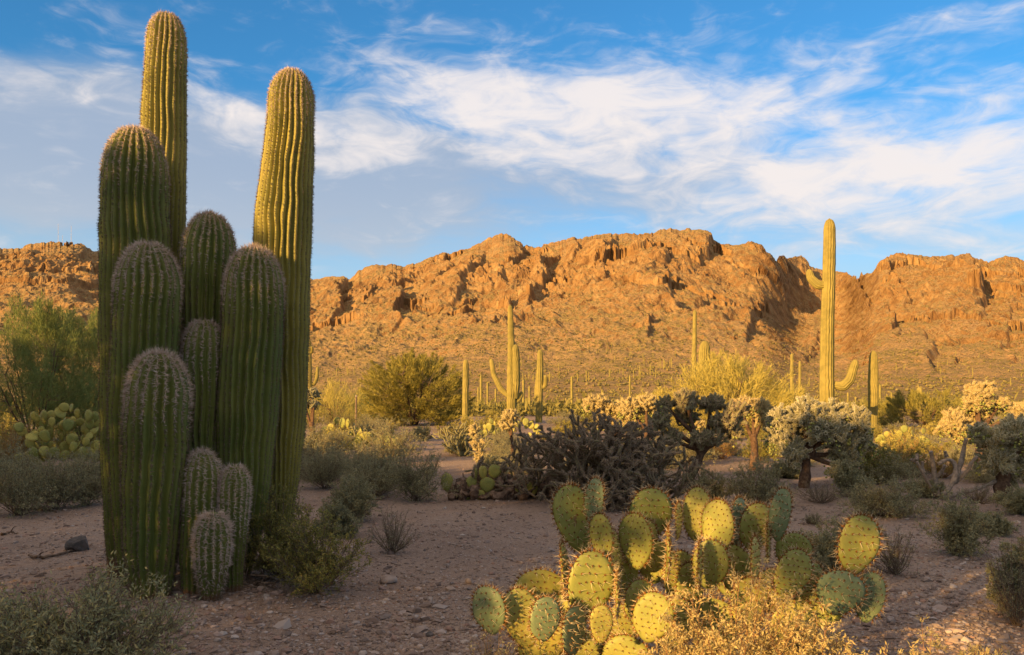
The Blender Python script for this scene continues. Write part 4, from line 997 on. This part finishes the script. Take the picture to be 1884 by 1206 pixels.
# the half dead cholla on the right, limb by limb
Yd = CZ * F / (918 - HZ); b0 = np.array(gl(1728, 918)); root = empty('cholla', b0, 'half dead cholla with bare forked limbs and one long arm lying to the right', 'cholla')
lim = [[(1728, 918), (1720, 880), (1716, 850), (1712, 828)], [(1722, 915), (1708, 890), (1695, 865), (1686, 848)], [(1730, 915), (1752, 895), (1760, 870), (1758, 850), (1742, 842), (1722, 858)], [(1752, 895), (1768, 855), (1774, 822), (1778, 806)],
       [(1755, 892), (1780, 868), (1788, 850), (1800, 838)], [(1735, 918), (1765, 908), (1800, 900), (1830, 888), (1858, 872)], [(1700, 872), (1697, 862), (1697, 848)], [(1686, 848), (1676, 846)], [(1742, 842), (1738, 830)], [(1686, 848), (1688, 836)], [(1721, 880), (1733, 868), (1738, 855)]]
parts, spn = [], []
r = rng(84)
for q, l in enumerate(lim):
    pts = np.array([P(a, b, Yd + .1 * math.sin(q * 2.1 + i)) for i, (a, b) in enumerate(l)]) - b0
    path = arm_path(pts[0], pts[1:], 16); rad = np.linspace(.042, .026, 16) * (1 if q in (0, 2, 3, 5) else .7)
    parts.append(tube(path, rad * (1 + .12 * r.normal(size=16)), 7)); _, sp_ = joints_mesh(path[:-1], path[1:], rad[:-1], r, 34, .014, .0013); spn.append(sp_)
mesh('branches', *catm(parts), M_limb, root, smooth=True); mesh('spines', *cat(spn), M_mauve, root)

# ------------------------------------------------------------------ prickly pears
for k, (W, H, gl_) in enumerate([(.20, .27, 0), (.22, .33, 0), (.17, .25, 0), (.22, .24, 0), (.18, .25, 1), (.23, .23, 1)]):
    pad_proto(k, W, H, .018, 200 + k, bool(gl_), 2, 1.0 if not gl_ else 1.6)
for k, (W, H, gl_) in enumerate([(.22, .26, 0), (.24, .25, 0)]):
    pad_proto(10 + k, W, H, .028, 220 + k, bool(gl_), 1)
# columns: proto, px, py, width px, height px, depth, yaw, roll, lean
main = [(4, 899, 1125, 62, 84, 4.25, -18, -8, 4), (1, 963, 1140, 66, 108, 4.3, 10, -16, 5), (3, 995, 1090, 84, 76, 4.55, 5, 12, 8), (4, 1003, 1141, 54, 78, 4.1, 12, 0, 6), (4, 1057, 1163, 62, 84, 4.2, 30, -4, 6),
        (0, 1087, 1079, 78, 119, 4.3, 8, 3, 5), (0, 1040, 1052, 62, 100, 4.45, 78, -4, 0), (1, 1060, 957, 70, 121, 4.6, 10, -16, 5), (4, 1092, 926, 52, 84, 4.5, -40, 4, 0), (2, 1106, 990, 46, 80, 4.4, -28, -6, 0),
        (2, 1133, 1017, 56, 76, 4.45, 62, -10, 0), (1, 1169, 998, 54, 97, 4.45, -15, -3, 5), (0, 1196, 949, 75, 92, 4.65, 8, 4, 5), (0, 1187, 1000, 50, 80, 4.6, 20, 4, 5), (0, 1206, 1036, 60, 74, 4.6, -8, 6, 5),
        (2, 1230, 1022, 56, 96, 4.4, 80, 2, 0), (2, 1249, 960, 44, 64, 4.55, 65, 0, 4), (0, 1281, 947, 44, 92, 4.6, -14, 3, 3), (1, 1319, 973, 52, 97, 4.5, -24, 4, 4), (4, 1358, 966, 42, 92, 4.75, 20, 6, 0),
        (0, 1392, 972, 66, 84, 4.7, 12, 4, 6), (4, 1434, 948, 46, 90, 4.55, -62, 8, 0), (2, 1414, 1000, 52, 70, 4.6, 70, 0, 0), (3, 1459, 1015, 62, 62, 4.7, 5, 10, 6), (0, 1458, 1058, 70, 88, 4.35, 12, 14, 6),
        (0, 1488, 1080, 60, 84, 4.5, 20, 16, 6), (2, 1390, 1034, 52, 84, 4.35, 58, 0, 0), (0, 1306, 1040, 56, 84, 4.45, -14, 4, 4), (2, 1288, 1042, 54, 84, 4.35, 72, 2, 0),
        (0, 1580, 1005, 76, 104, 4.45, 8, 7, 4), (5, 1546, 1093, 84, 78, 4.4, 4, 12, 6), (4, 1598, 1100, 46, 86, 4.55, -22, 10, 0), (0, 1176, 1108, 54, 76, 4.4, 12, 4, 5), (0, 1200, 1138, 64, 88, 4.15, -10, 12, 6),
        (2, 1107, 1150, 42, 66, 4.05, 10, -4, 6), (2, 1137, 1097, 50, 80, 4.25, 80, 0, 0), (3, 1143, 1156, 66, 80, 4.4, 8, 10, 6), (0, 1250, 1060, 60, 84, 4.6, 12, 2, 4), (0, 1345, 1052, 64, 90, 4.7, -18, 6, 4),
        (3, 1420, 1090, 76, 76, 4.55, 5, 0, 6), (0, 1380, 1112, 70, 90, 4.5, 10, -6, 6), (3, 1510, 1120, 66, 70, 4.5, -10, 16, 6), (3, 1000, 1190, 84, 76, 4.35, 8, -10, 8), (3, 1090, 1205, 80, 84, 4.4, 5, 4, 8), (0, 1150, 1215, 78, 84, 4.35, -8, 6, 8),
        (3, 1240, 1150, 80, 90, 4.5, 8, 4, 8), (3, 1310, 1150, 84, 90, 4.55, -12, 0, 8), (0, 1270, 1085, 60, 90, 4.6, 20, -4, 4), (0, 1460, 1150, 80, 90, 4.5, 4, 12, 8), (0, 1140, 1060, 60, 84, 4.6, 0, 0, 6), (0, 1030, 1140, 64, 84, 4.5, -8, -8, 6)]
rl = np.array([1.05, 4.45, float(ground_z(1.05, 4.45))])
pr_root = empty('prickly_pear', rl, 'large spiny prickly pear in front, its yellow green pads partly sunlit', 'prickly pear')
for (k, px, py, wp, hp, Yd, yaw, roll, lean) in main:
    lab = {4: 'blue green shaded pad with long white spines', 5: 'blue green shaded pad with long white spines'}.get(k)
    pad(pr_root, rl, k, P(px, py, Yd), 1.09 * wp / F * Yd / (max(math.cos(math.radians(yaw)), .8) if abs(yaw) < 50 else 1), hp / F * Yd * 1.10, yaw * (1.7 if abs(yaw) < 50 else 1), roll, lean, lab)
def pear(loc, label, n, W, H, seed, size=.22, keys=(10, 11), D=None, group=None):
    r = rng(seed); root = empty('prickly_pear', loc, label, 'prickly pear', group); loc = np.array(loc)
    for k in range(n):
        x = r.uniform(-W / 2, W / 2); z = H * (r.uniform(.15, .95)) * math.sqrt(max(1 - (x / W * 1.7) ** 2, .15)); y = r.uniform(-.5, .5) * (D or W * .5)
        s = size * r.uniform(.75, 1.15)
        pad(root, loc, keys[int(r.random() * len(keys))], loc + np.array([x, y, max(z, s * .5)]), s, s * r.uniform(1.05, 1.3), r.uniform(-55, 55), x / W * 70 + r.normal() * 14, r.uniform(-8, 14))
    return root
pear(gl(122, 862), 'pale spiny prickly pear thicket behind the grey shrubs on the left', 120, 1.9, 1.5, 301, .23, keys=(10, 11, 11))
pr3 = gl(895, 922); r3 = np.array(pr3); root3 = empty('prickly_pear', pr3, 'small green prickly pear with round pads at the left foot of the staghorn', 'prickly pear')
for (px, py, wp, hp, yaw, roll) in [(910, 868, 24, 26, 0, 14), (889, 870, 18, 26, 30, -8), (876, 872, 10, 22, 60, 0), (896, 893, 28, 30, 0, 8), (868, 888, 20, 24, 15, -14), (880, 912, 24, 22, 0, 0), (857, 916, 18, 18, 10, 0), (822, 888, 22, 34, 10, 0)]:
    Yd = 12.3; pad(root3, r3, 11, P(px, py, Yd), wp / F * Yd, hp / F * Yd, yaw, roll, 4)
root4 = empty('prickly_pear', gl(955, 920), 'tiny yellow green prickly pear pads lying by the dead pads', 'prickly pear'); r4 = np.array(root4.location)
for (px, py, wp, hp, yaw, roll) in [(946, 910, 20, 22, 10, -20), (962, 906, 12, 24, 50, 30), (975, 898, 20, 24, 20, 30), (984, 903, 12, 22, 40, 10)]:
    Yd = 12.3; pad(root4, r4, 11, P(px, py, Yd), wp / F * Yd, hp / F * Yd, yaw, roll, 4)
pear(P(1665, 0, 24) * [1, 1, 0], 'blue green prickly pear among the shrubs below the stout saguaro', 34, 1.6, .75, 303, .2)
pear(P(625, 0, 26) * [1, 1, 0], 'green prickly pear behind the bare grey cholla', 30, 1.6, .95, 304, .28)
pear(P(690, 0, 24) * [1, 1, 0], 'low prickly pear under the left side of the olive tree', 22, 1.4, .6, 305, .28)
pear(P(935, 0, 34) * [1, 1, 0], 'sunlit prickly pear patch at the foot of the pale armed saguaro', 34, 2.6, .9, 306, .24)
# dead pads heaped behind
dp = gl(940, 915); r = rng(307); droot = empty('dead_prickly_pear', dp, 'heap of dead brown prickly pear pads along the ground left of the staghorn', 'dead cactus')
V, Fp = [], []
n = 150; pp = np.stack([r.uniform(-.95, .75, n), r.uniform(-.35, .5, n), np.abs(r.normal(size=n)) * .09 + .03], 1)
V, Fp = pebbles(pp, r.uniform(.05, .10, n), r, 1.0)
mesh('dead_pads', V, Fp, M_deadpad, droot)
a = pp[:60] + 0; mesh('dead_stems', *prisms(a, a + rdir(r, 60, .8) * r.uniform(.08, .26, (60, 1)), .018, .012, 5), M_deadpad, droot)

# ------------------------------------------------------------------ shrubs, placed one by one: px, base py, half width px, height px, kind, label
def sh(px, py, hw, hp, kind, label, seed, name='shrub', group=None):
    l = gl(px, py); s = l[1] / F
    return shrub(l, label, kind, hw * s * 1.08, hp * s, seed, group, name)
sh(140, 1262, 190, 185, 'near', 'leafy grey green bush filling the lower left corner before the clump', 401)
sh(20, 1300, 130, 190, 'near', 'leafy bush cut off by the lower left edge', 402)
sh(515, 1062, 78, 172, 'dark', 'dark green bush leaning on the right foot of the saguaro clump', 403)
sh(580, 1090, 92, 165, 'dark', 'yellowish green bush just right of the dark one beside the clump', 404)
sh(722, 1016, 50, 88, 'wire', 'wiry nearly leafless bush alone on the bare gravel', 405)
sh(650, 955, 52, 82, 'sage', 'grey bush between the clump and the wiry bush', 406)
sh(765, 922, 66, 100, 'sage', 'rounded olive bush beside the small round padded prickly pear', 407)
sh(690, 912, 62, 92, 'sage', 'olive bush left of the rounded one by the prickly pear', 408)
sh(600, 900, 66, 90, 'sage', 'pale grey green bush touching the right of the clump', 409)
sh(722, 850, 66, 76, 'mid', 'broad bush behind the two olive ones in the middle', 410)
sh(595, 840, 58, 62, 'mid', 'sunny topped bush right behind the clump', 411)
sh(845, 838, 28, 44, 'mid', 'small olive tussock on the open sandy patch', 412)
sh(777, 812, 18, 32, 'mid', 'little green tuft at the head of the sandy patch', 413)
sh(905, 885, 34, 44, 'mid', 'low green bush with yellow tips behind the small prickly pear', 414)
sh(35, 950, 80, 128, 'sage', 'grey bush with golden tips on the left edge', 415)
sh(105, 940, 70, 100, 'sage', 'grey bush in front of the pale prickly pear thicket', 416)
sh(160, 930, 62, 98, 'sage', 'grey bush pressed against the left side of the clump', 417)
sh(20, 862, 50, 118, 'rust', 'rusty yellow creosote on the left edge over the grey bushes', 418)
sh(85, 800, 45, 100, 'rust', 'rusty yellow creosote behind the pale prickly pear thicket', 419)
sh(1390, 932, 60, 88, 'sage', 'dense grey bush just behind the tall right pads of the prickly pear', 420)
sh(1300, 925, 44, 60, 'sage', 'low grey bush under the brown limbed cholla', 421)
sh(1510, 925, 55, 42, 'wire', 'low dark scrubby bush at the foot of the silvery cholla', 422)
sh(1625, 950, 72, 66, 'sage', 'wide olive bush between the single high pad and the half dead cholla', 423)
sh(1560, 915, 40, 70, 'mid', 'dim bush under the drooping side of the silvery cholla', 424)
sh(1762, 1020, 62, 112, 'sage', 'round topped bush on a short stem, alone on the right', 425)
sh(1648, 1058, 66, 88, 'wire', 'wiry bush right behind the single high pad', 426)
sh(1528, 1050, 70, 92, 'sage', 'grey green bush left of the single high pad', 427)
sh(1872, 1150, 70, 165, 'wire', 'tall wiry bush cut off by the right edge', 428)
sh(1868, 1130, 46, 140, 'sage', 'leafy grey bush on the right edge behind the yellow sprigs', 429)
sh(1875, 945, 44, 50, 'sage', 'small grey bush under the far right cholla', 430)
sh(1800, 925, 40, 40, 'wire', 'small twiggy bush beside the long lying cholla arm', 431)
sh(1640, 870, 60, 70, 'rust', 'rusty bush in front of the club shaped saguaro', 432)
sh(1665, 868, 50, 60, 'midy', 'dark olive bush behind the half dead cholla', 433)
sh(1600, 890, 50, 72, 'midy', 'dark olive bush right of the silvery cholla skirt', 434)
sh(1735, 880, 38, 60, 'rust', 'golden bush glowing behind the half dead cholla', 435)
sh(1400, 850, 36, 50, 'midy', 'olive bush between the brown limbed cholla and the silvery one', 436)
sh(1330, 845, 40, 46, 'rust', 'sunlit rusty scrub under the brown limbed cholla', 437)
sh(620, 800, 44, 52, 'midy', 'green bush right of the clump behind the sunny topped one', 438)
sh(690, 800, 40, 30, 'mid', 'low grey bush under the bare grey cholla', 439)
sh(570, 790, 30, 50, 'midy', 'dark green bush at the clump edge below the pale cholla', 440)
# sunlit bush in front of the prickly pear and the sprigs at the bottom right
sh(1360, 1300, 150, 250, 'gold', 'golden leafy bush growing up through the front prickly pear', 451)
sh(1490, 1310, 110, 190, 'gold', 'golden leafy bush right of the one in the prickly pear', 452)
sh(1260, 1310, 90, 150, 'gold', 'low golden bush below the front prickly pear pads', 453)
sh(1700, 1300, 55, 150, 'sprig', 'yellow sprigs at the bottom edge, left of the taller ones', 454)
sh(1760, 1290, 60, 150, 'sprig', 'yellow sprigs at the bottom edge below the round topped bush', 455)
sh(1820, 1300, 60, 130, 'sprig', 'yellow sprigs at the bottom edge near the right corner', 456)
sh(1640, 1290, 50, 100, 'sprig', 'short reddish sprigs at the bottom edge beside the golden bush', 457)
sh(905, 1280, 60, 130, 'wire', 'dry wiry stems at the foot of the leftmost blue green pad', 458)

# ------------------------------------------------------------------ far scrub: copies of a few grown bushes
r = rng(500)
protos = [shrub((0, 0, -50), 'x', k, .9, .8, 510 + i) for i, k in enumerate(('far', 'farp', 'far', 'mid'))]
grp = ['olive bushes on the flat beyond the chollas', 'yellow bushes on the flat beyond the chollas', 'olive bushes on the flat beyond the chollas', 'grey bushes on the flat beyond the chollas']
lab = ['olive desert bush on the flat beyond the chollas', 'yellow green desert bush on the flat beyond the chollas', 'olive desert bush on the flat beyond the chollas', 'small grey bush on the flat beyond the chollas']
used = set()
for k in range(290):
    Yd = 1 / r.uniform(1 / 85, 1 / 21); px = r.uniform(-60, 1960); i = int(r.integers(0, 4))
    if k >= 215: Yd = 1 / r.uniform(1 / 24, 1 / 14.5); i = 3
    if 700 < px < 900 and Yd < 30: continue
    if Yd < 30 and 900 < px < 1400 and i != 3: continue
    x = (px - 942) / F * Yd; s = r.uniform(.5, 1.25) * (1 if Yd > 35 else .72)
    if i in (0, 2) and px < 800: i = 0
    if i not in used:
        used.add(i); o = protos[i]; o.location = (x, Yd, 0); o.scale = (s, s, s); tag(o, lab[i], 'shrub', grp[i])
    else: dup(protos[i], (x, Yd, 0), r.uniform(0, 6.28), (s, s, s * r.uniform(.8, 1.2)), lab[i], 'shrub', grp[i])

# ------------------------------------------------------------------ scrub and saguaros on the slopes
def clumps(n, E_lo, E_hi, seed, smin, smax, pxr=(-240, 2160), pw=1.0):
    r = rng(seed); px = r.uniform(*pxr, n); t = E_lo + (E_hi - E_lo) * r.random(n) ** pw
    x, y, z, g = slope_z(px, t); dens = fbm(x / 140, y / 140, 3, 5)
    ok = (g < .85) & (r.random(n) < .55 + dens * 1.9); x, y, z = x[ok], y[ok], z[ok]; m = len(x)
    return x, y, z, r.uniform(smin, smax, m), r
x, y, z, s, r = clumps(85000, .02, .98, 600, .5, 1.6, pw=.8)
s = s * np.clip(.42 + y / 1500, .45, 1)
V, Fp = [], []
oct_v = np.array([(1, 0, 0), (0, 1, 0), (-1, 0, 0), (0, -1, 0), (0, 0, 1.0), (0, 0, -.6)]); oct_f = np.array([(0, 1, 4), (1, 2, 4), (2, 3, 4), (3, 0, 4), (1, 0, 5), (2, 1, 5), (3, 2, 5), (0, 3, 5)])
v = oct_v[None] * (s[:, None, None] * r.uniform(.6, 1.3, (len(s), 6, 1))) * np.array([1, 1, .85]) + np.stack([x, y, z + s * .3], 1)[:, None]
L_slope = vary('slope_scrub_leaves', [(.11, .10, .035), (.17, .14, .045), (.22, .17, .06), (.13, .12, .035), (.25, .20, .075)], .9)
o = mesh('slope_scrub', v.reshape(-1, 3), (oct_f[None] + (np.arange(len(s)) * 6)[:, None, None]).reshape(-1, 3), L_slope)
tag(o, 'countless low bushes dotting the mountain slopes', kind='stuff')
# plain between 85 m and the foot of the slope
r = rng(610); n = 5200; Yd = 1 / r.uniform(1 / 560, 1 / 80, n); px = r.uniform(-240, 2160, n); x = (px - 942) / F * Yd
z = np.zeros(n); s = r.uniform(.45, 1.5, n); far_ = Yd > R0
tq = np.clip((Yd - R0) / (np.interp(px, pxs, rc) - R0), 0, 1); zz = slope_z(px, tq)[2]; z = np.where(far_, np.maximum(zz, 0), 0)
k = np.repeat(np.arange(n), 16); m = len(k)
c = np.stack([x, Yd, z + s * .35], 1)[k] + r.normal(size=(m, 3)) * s[k][:, None] * np.array([.5, .5, .3])
lv = leafs(c, rdir(r, m, .8), rdir(r, m), s[k] * r.uniform(.4, .9, m), s[k] * r.uniform(.15, .3, m))
L_plain = vary('plain_scrub_leaves', [(.13, .125, .035), (.20, .18, .05), (.26, .23, .07), (.16, .15, .05)], .9, .2)
o = mesh('plain_scrub', *lv, L_plain); tag(o, 'countless bushes merging on the plain below the slopes', kind='stuff')
# slope saguaros: the nearest as individuals, the rest as one
r = rng(620); n = 2100; px = r.uniform(-200, 2120, n); t = .09 + .60 * r.random(n) ** 1.15
x, y, z, g = slope_z(px, t); ok = g < .8; x, y, z = x[ok], y[ok], z[ok]
cl = fbm(x / 160, y / 160, 2, 9); ok = r.random(len(x)) < .5 + 2.2 * cl; x, y, z = x[ok], y[ok], z[ok]
od = np.argsort(y); x, y, z = x[od], y[od], z[od]; h = r.uniform(1.6, 5.6, len(x))
NI = 240
pr_ = []
for q in range(3):
    base = empty('slope_saguaro', (0, 0, 0), 'x', 'saguaro')
    tz = np.linspace(-.1, 5, 14); V, Fl = tube(np.stack([tz * 0, tz * 0, tz], 1), cap_profile(tz - tz[0], np.full(14, .24), 1.3), 7)
    ch = [mesh('stem', V, Fl, M_sagf, base, smooth=True)]
    if q:
        for sg in ((1,), (1, -1))[q - 1]:
            pth = arm_path((0, 0, 2.2), [(.5 * sg, 0, 2.3), (.75 * sg, 0, 2.9), (.75 * sg, 0, 3.9 if sg > 0 else 3.5)], 12)
            ch.append(mesh('arm', *tube(pth, .16, 6), M_sagf, base, smooth=True))
    kids(base, *ch); pr_.append(base)
sl_lab = ['plain saguaro spear on the lower mountain slope', 'saguaro with one arm on the lower mountain slope', 'saguaro with two arms on the lower mountain slope']
u2 = set()
for k in range(NI):
    q = 0 if r.random() < .66 else int(r.integers(1, 3)); s = h[k] / 5
    if q not in u2:
        u2.add(q); o = pr_[q]; o.location = (x[k], y[k], z[k]); o.scale = (s, s, s); o['label'] = sl_lab[q]; o['group'] = sl_lab[q] + 's'
    else: dup(pr_[q], (x[k], y[k], z[k]), r.uniform(0, 6.28), (s * 1.1, s * 1.1, s), sl_lab[q], 'saguaro', sl_lab[q] + 's')
b = np.stack([x, y, z - .2], 1)[NI:]; hh = h[NI:]; m = b + np.array([0, 0, .93]) * hh[:, None]
V1 = cat([prisms(b, m, .24 * hh / 5 + .05, .26 * hh / 5 + .05, 6), prisms(m, b + np.array([0, 0, 1.0]) * hh[:, None], .26 * hh / 5 + .05, .08, 6)])
o = mesh('far_saguaros', *V1, M_sagf); tag(o, 'countless tiny saguaros higher up the mountain slopes', kind='stuff')

# ------------------------------------------------------------------ gravel, stones, sticks
r = rng(700); n = 60000; px = r.uniform(-80, 1960, n); py = 830 + (1260 - 830) * r.random(n) ** .75
Yd = CZ * F / (py - HZ); x = (px - 942) / F * Yd; s = np.exp(r.normal(size=n) * .55) * .0088
p = np.stack([x, Yd, ground_z(x, Yd) + s * .15], 1)
dn_ = fbm(x / 1.1, Yd / 1.1, 3, 71); ok = r.random(n) < .62 + dn_ * .8
o = mesh('gravel', *pebbles(p[ok], np.minimum(s[ok], .035), r), M_stone); tag(o, 'loose gravel scattered over the bare soil', kind='stuff')
r = rng(710); n = 4500; px = r.uniform(-80, 1960, n); py = 850 + 400 * r.random(n) ** .8; Yd = CZ * F / (py - HZ); x = (px - 942) / F * Yd
a = np.stack([x, Yd, ground_z(x, Yd) + .006], 1); d = rdir(r, n) * np.array([1, 1, .12]); l = np.exp(r.normal(size=n) * .6) * .05
o = mesh('twig_litter', *prisms(a, a + d * np.minimum(l, .25)[:, None], .0022, .0012, 4), M_twig); tag(o, 'fine dead twigs littering the soil', kind='stuff')
extra = [(655, 930, 34, 46, 'sage', 'small grey bush right of the clump, half hidden by its neighbours'), (620, 985, 40, 56, 'sage', 'low grey bush just above the yellowish green bush by the clump'), (560, 860, 34, 56, 'mid', 'grey green bush touching the clump edge, halfway back'),
         (830, 905, 20, 22, 'wire', 'tiny dry tuft left of the small prickly pear'), (1450, 880, 30, 36, 'mid', 'small bush left of the silvery cholla trunk'), (1700, 915, 36, 34, 'sage', 'small bush at the base of the half dead cholla'), (1590, 985, 26, 26, 'sage', 'small tuft between the high pad and the wide olive bush'),
         (1820, 985, 34, 38, 'sage', 'small bush right of the round topped bush'), (1500, 965, 22, 20, 'wire', 'tiny dry tuft on the bare soil below the silvery cholla'), (60, 905, 30, 46, 'mid', 'grey bush peeking between the left bushes')]
for k, a in enumerate(extra): sh(*a, 470 + k)
stone(146, 1014, 50, 30, 'dark angular rock on the bare soil left of the clump', M_rock, 801, 'rock')
stone(713, 1068, 38, 16, 'pale flat stone on the gravel right of the yellowish green bush', M_pale, 802)
stone(864, 1071, 17, 12, 'pale round stone on the open gravel left of the prickly pear', M_pale, 803)
stone(606, 1066, 26, 11, 'brown stone half buried near the foot of the bushes', M_wood, 804)
stone(790, 1164, 16, 9, 'dark stone on the foreground gravel', M_rock, 805)
stone(898, 952, 9, 7, 'small white stone on the gravel below the small prickly pear', M_pale, 806)
stone(613, 1160, 14, 9, 'reddish brown stone on the foreground gravel', M_deadpad, 807)
def stick(pts, r0, label, seed, name='dead_branch', forks=2):
    r = rng(seed); p = np.array([list(gl(a, b)) for a, b in pts]); b0 = p[0].copy(); p = p - b0; p[:, 2] += .02
    path = arm_path(p[0], p[1:], 14) + r.normal(size=(14, 3)) * np.array([.01, .01, .005]); segs = [tube(path, np.linspace(r0, r0 * .5, 14) * (1 + .15 * r.normal(size=14)), 7)]
    for _ in range(forks):
        i = int(r.integers(3, 11)); e = path[i] + unit(path[i + 2] - path[i] + r.normal(size=3) * .05 + [0, 0, .03]) * r.uniform(.06, .16)
        segs.append(tube(np.array([path[i], (path[i] + e) / 2 + [0, 0, .01], e]), [r0 * .5, r0 * .4, r0 * .2], 6))
    o = mesh(name, *catm(segs), M_wood, smooth=True, loc=b0); tag(o, label, 'branch'); return o
stick([(52, 1024), (75, 1030), (100, 1026), (150, 1012)], .018, 'crooked dead branch lying in front of the dark rock', 811)
stick([(2, 985), (25, 982)], .014, 'short dead stick at the left edge', 812)
stick([(640, 916), (665, 920), (700, 921), (712, 916)], .02, 'pale dead branch lying under the olive bushes', 813)
stick([(20, 945), (60, 938), (110, 946)], .025, 'thick grey dead limb under the bushes on the left', 815)
# woody debris at the foot of the clump
b0 = np.array(gl(462, 1085)); droot = empty('woody_debris', b0, 'dry woody skeleton debris at the right foot of the clump', 'debris'); r = rng(820)
segs = []
for k in range(26):
    a = np.array([r.normal() * .11, r.normal() * .10 + .08, .01]); e = a + rdir(r, 1, .5)[0] * r.uniform(.08, .30); e[2] = abs(e[2]) * .75
    mid = (a + e) / 2 + r.normal(size=3) * .02; segs.append(tube(np.array([a, mid, e]), np.array([1, .85, .5]) * r.uniform(.005, .014), 6))
mesh('dead_ribs', *catm(segs), M_wood, droot, smooth=True)
r = rng(830); n = 420; px = r.uniform(-40, 1930, n); py = 860 + 390 * r.random(n); Yd = CZ * F / (py - HZ); x = (px - 942) / F * Yd
s = np.exp(r.normal(size=n) * .35) * .028; p = np.stack([x, Yd, ground_z(x, Yd) + s * .1], 1)
o = mesh('pebbles', *pebbles(p, s, r), M_stone); tag(o, 'larger pebbles strewn among the gravel', kind='stuff')
# posts
for px, py, hp, Yd, lb in ((655, 728, 40, 40, 'weathered fence post right of the straw coloured thicket'), (1095, 0, 0, 0, None)):
    if lb:
        x = (px - 942) / F * Yd; h = CZ + (HZ - py) / F * Yd
        V, Fl = tube(np.array([(0, 0, -.2), (0, 0, h * .5), (.01, 0, h * .97), (.01, 0, h)]), [.055, .05, .048, .03], 8)
        o = empty('fence_post', (x, Yd, 0), lb, 'post'); mesh('post', V, Fl, M_wood, o); mesh('cap', *prisms([[.01, 0, h - .06]], [[.01, 0, h + .01]], .055, .05, 8), M_pale, o)
# masts on the left peak
for px, ptop, pbot, lb in ((107, 413, 446, 'tall thin radio mast on the left summit, the left one'), (131, 416, 450, 'tall thin radio mast on the left summit, the right one'), (115, 434, 447, 'short thin radio mast between the two tall ones')):
    Yd = float(np.interp(px, pxs, rc)); a = P(px, pbot, Yd); hh = (pbot - ptop) / F * Yd
    o = empty('radio_mast', a, lb, 'mast')
    lat = []
    for q in range(3):
        c, s_ = math.cos(q * 2.094), math.sin(q * 2.094); lat.append(prisms([[c * 1.0, s_ * 1.0, -5]], [[c * .35, s_ * .35, hh]], .16, .12, 4))
    for z_ in np.arange(0, hh, 3.0):
        for q in range(3):
            f0 = 1 - .65 * z_ / hh; f1 = 1 - .65 * (z_ + 3) / hh; lat.append(prisms([[math.cos(q * 2.094) * f0, math.sin(q * 2.094) * f0, z_]], [[math.cos(q * 2.094 + 2.094) * f1, math.sin(q * 2.094 + 2.094) * f1, min(z_ + 3, hh)]], .08, .08, 3))
    mesh('lattice', *cat(lat), M_steel, o); mesh('antenna', *prisms([[0, 0, hh]], [[0, 0, hh + 3]], .12, .08, 4), M_steel, o)

# ------------------------------------------------------------------ mesquites behind the camera, whose shade lies over the near ground
SH_S = -12.0
def top_of(u):
    t = np.interp(u, [-36, -30, -26, -22, -19.5, -18.5, -16, -13.5, -11, -9, -7.7, -7.2, -6.7, -6.3, -5.9, -5.5, -4, -3, -1.8, 0, 2, 5, 9], [4.5, 6.5, 7.9, 7.6, 6.4, 5.9, 5.9, 6.0, 5.9, 6.4, 7.0, 7.15, 7.1, 6.7, 6.6, 7.6, 7.9, 8.1, 8.0, 7.6, 7.0, 6.4, 5.0])
    return t + .35 * fbm(u / .9, u * 0, 3, 95) + .25 * fbm(u / .25, u * 0, 2, 96)
L_mq = L_mesq
cuts = [-34, -27, -20.5, -14.5, -9.3, -4.2, .6, 5, 9]
lbl = ['dense mesquite tree at the far left end of the row shading the ground', 'second mesquite from the far left in the shading row', 'third mesquite in the shading row', 'mesquite left of the tallest one in the shading row',
       'tallest mesquite in the row, shading the saguaro clump', 'mesquite with a gap in its crown that lets sun onto the prickly pear', 'mesquite right of the one with the gap', 'small mesquite at the right end of the shading row']
for k in range(8):
    r = rng(900 + k); u0, u1 = cuts[k] - .35, cuts[k + 1] + .35; n = int((u1 - u0) * 7000)
    u = r.uniform(u0, u1, n); s = SH_S + r.uniform(-1.3, 1.3, n); tp = top_of(u) - TAN * (s - SH_S); wv = tp * r.random(n) ** .8; ray = wv + TAN * (s - SH_S)
    hole = (u > -2.95 + .12 * fbm(ray / .3, ray * 0, 2, 5)) & (ray > 3.9) & (ray < 5.08 + .1 * np.sin(u * 9)) & ((u < -1.95) | ((ray < 4.5) & (u < -1.05)) | ((ray > 4.15) & (ray < 4.55) & (u < -.85)) | ((ray > 4.58) & (ray < 5.2) & (u > -1.66) & (u < -1.28)) | ((ray < 4.6) & (u < -1.7)))
    cen = (-1.9, 3.35)
    spot = fbm(u / .26, ray / .26, 3, 17) > .0
    hole = hole & ~(spot & (r.random(n) < .85) & (ray > 4.5))
    slit = (np.abs(u + 7.3) < .06) & (ray > 4.6) & (ray < 6.0)
    ok = ~hole & ~slit; u, wv, s = u[ok], wv[ok], s[ok]; n = len(u)
    cx = (u0 + u1) / 2; base = np.array([cx * L2[0] + SH_S * D2[0], cx * L2[1] + SH_S * D2[1], 0])
    p = np.stack([u * L2[0] + s * D2[0], u * L2[1] + s * D2[1], wv], 1) - base
    root = empty('mesquite', base, lbl[k], 'tree', 'mesquites shading the near ground')
    lv = leafs(p, rdir(r, n), rdir(r, n), r.uniform(.10, .2, n), r.uniform(.06, .11, n))
    wd = []
    for q in range(6):
        e = p[r.integers(0, n)]; ts = np.linspace(0, 1, 7)[:, None]; m = np.array([e[0] * .3, e[1] * .3, e[2] * .4]); wd.append(tube(2 * ts * (1 - ts) * m + ts ** 2 * e, np.linspace(.13, .03, 7), 7))
    mesh('trunk', *catm(wd), M_bark, root, smooth=True); mesh('crown', *lv, L_mq, root)
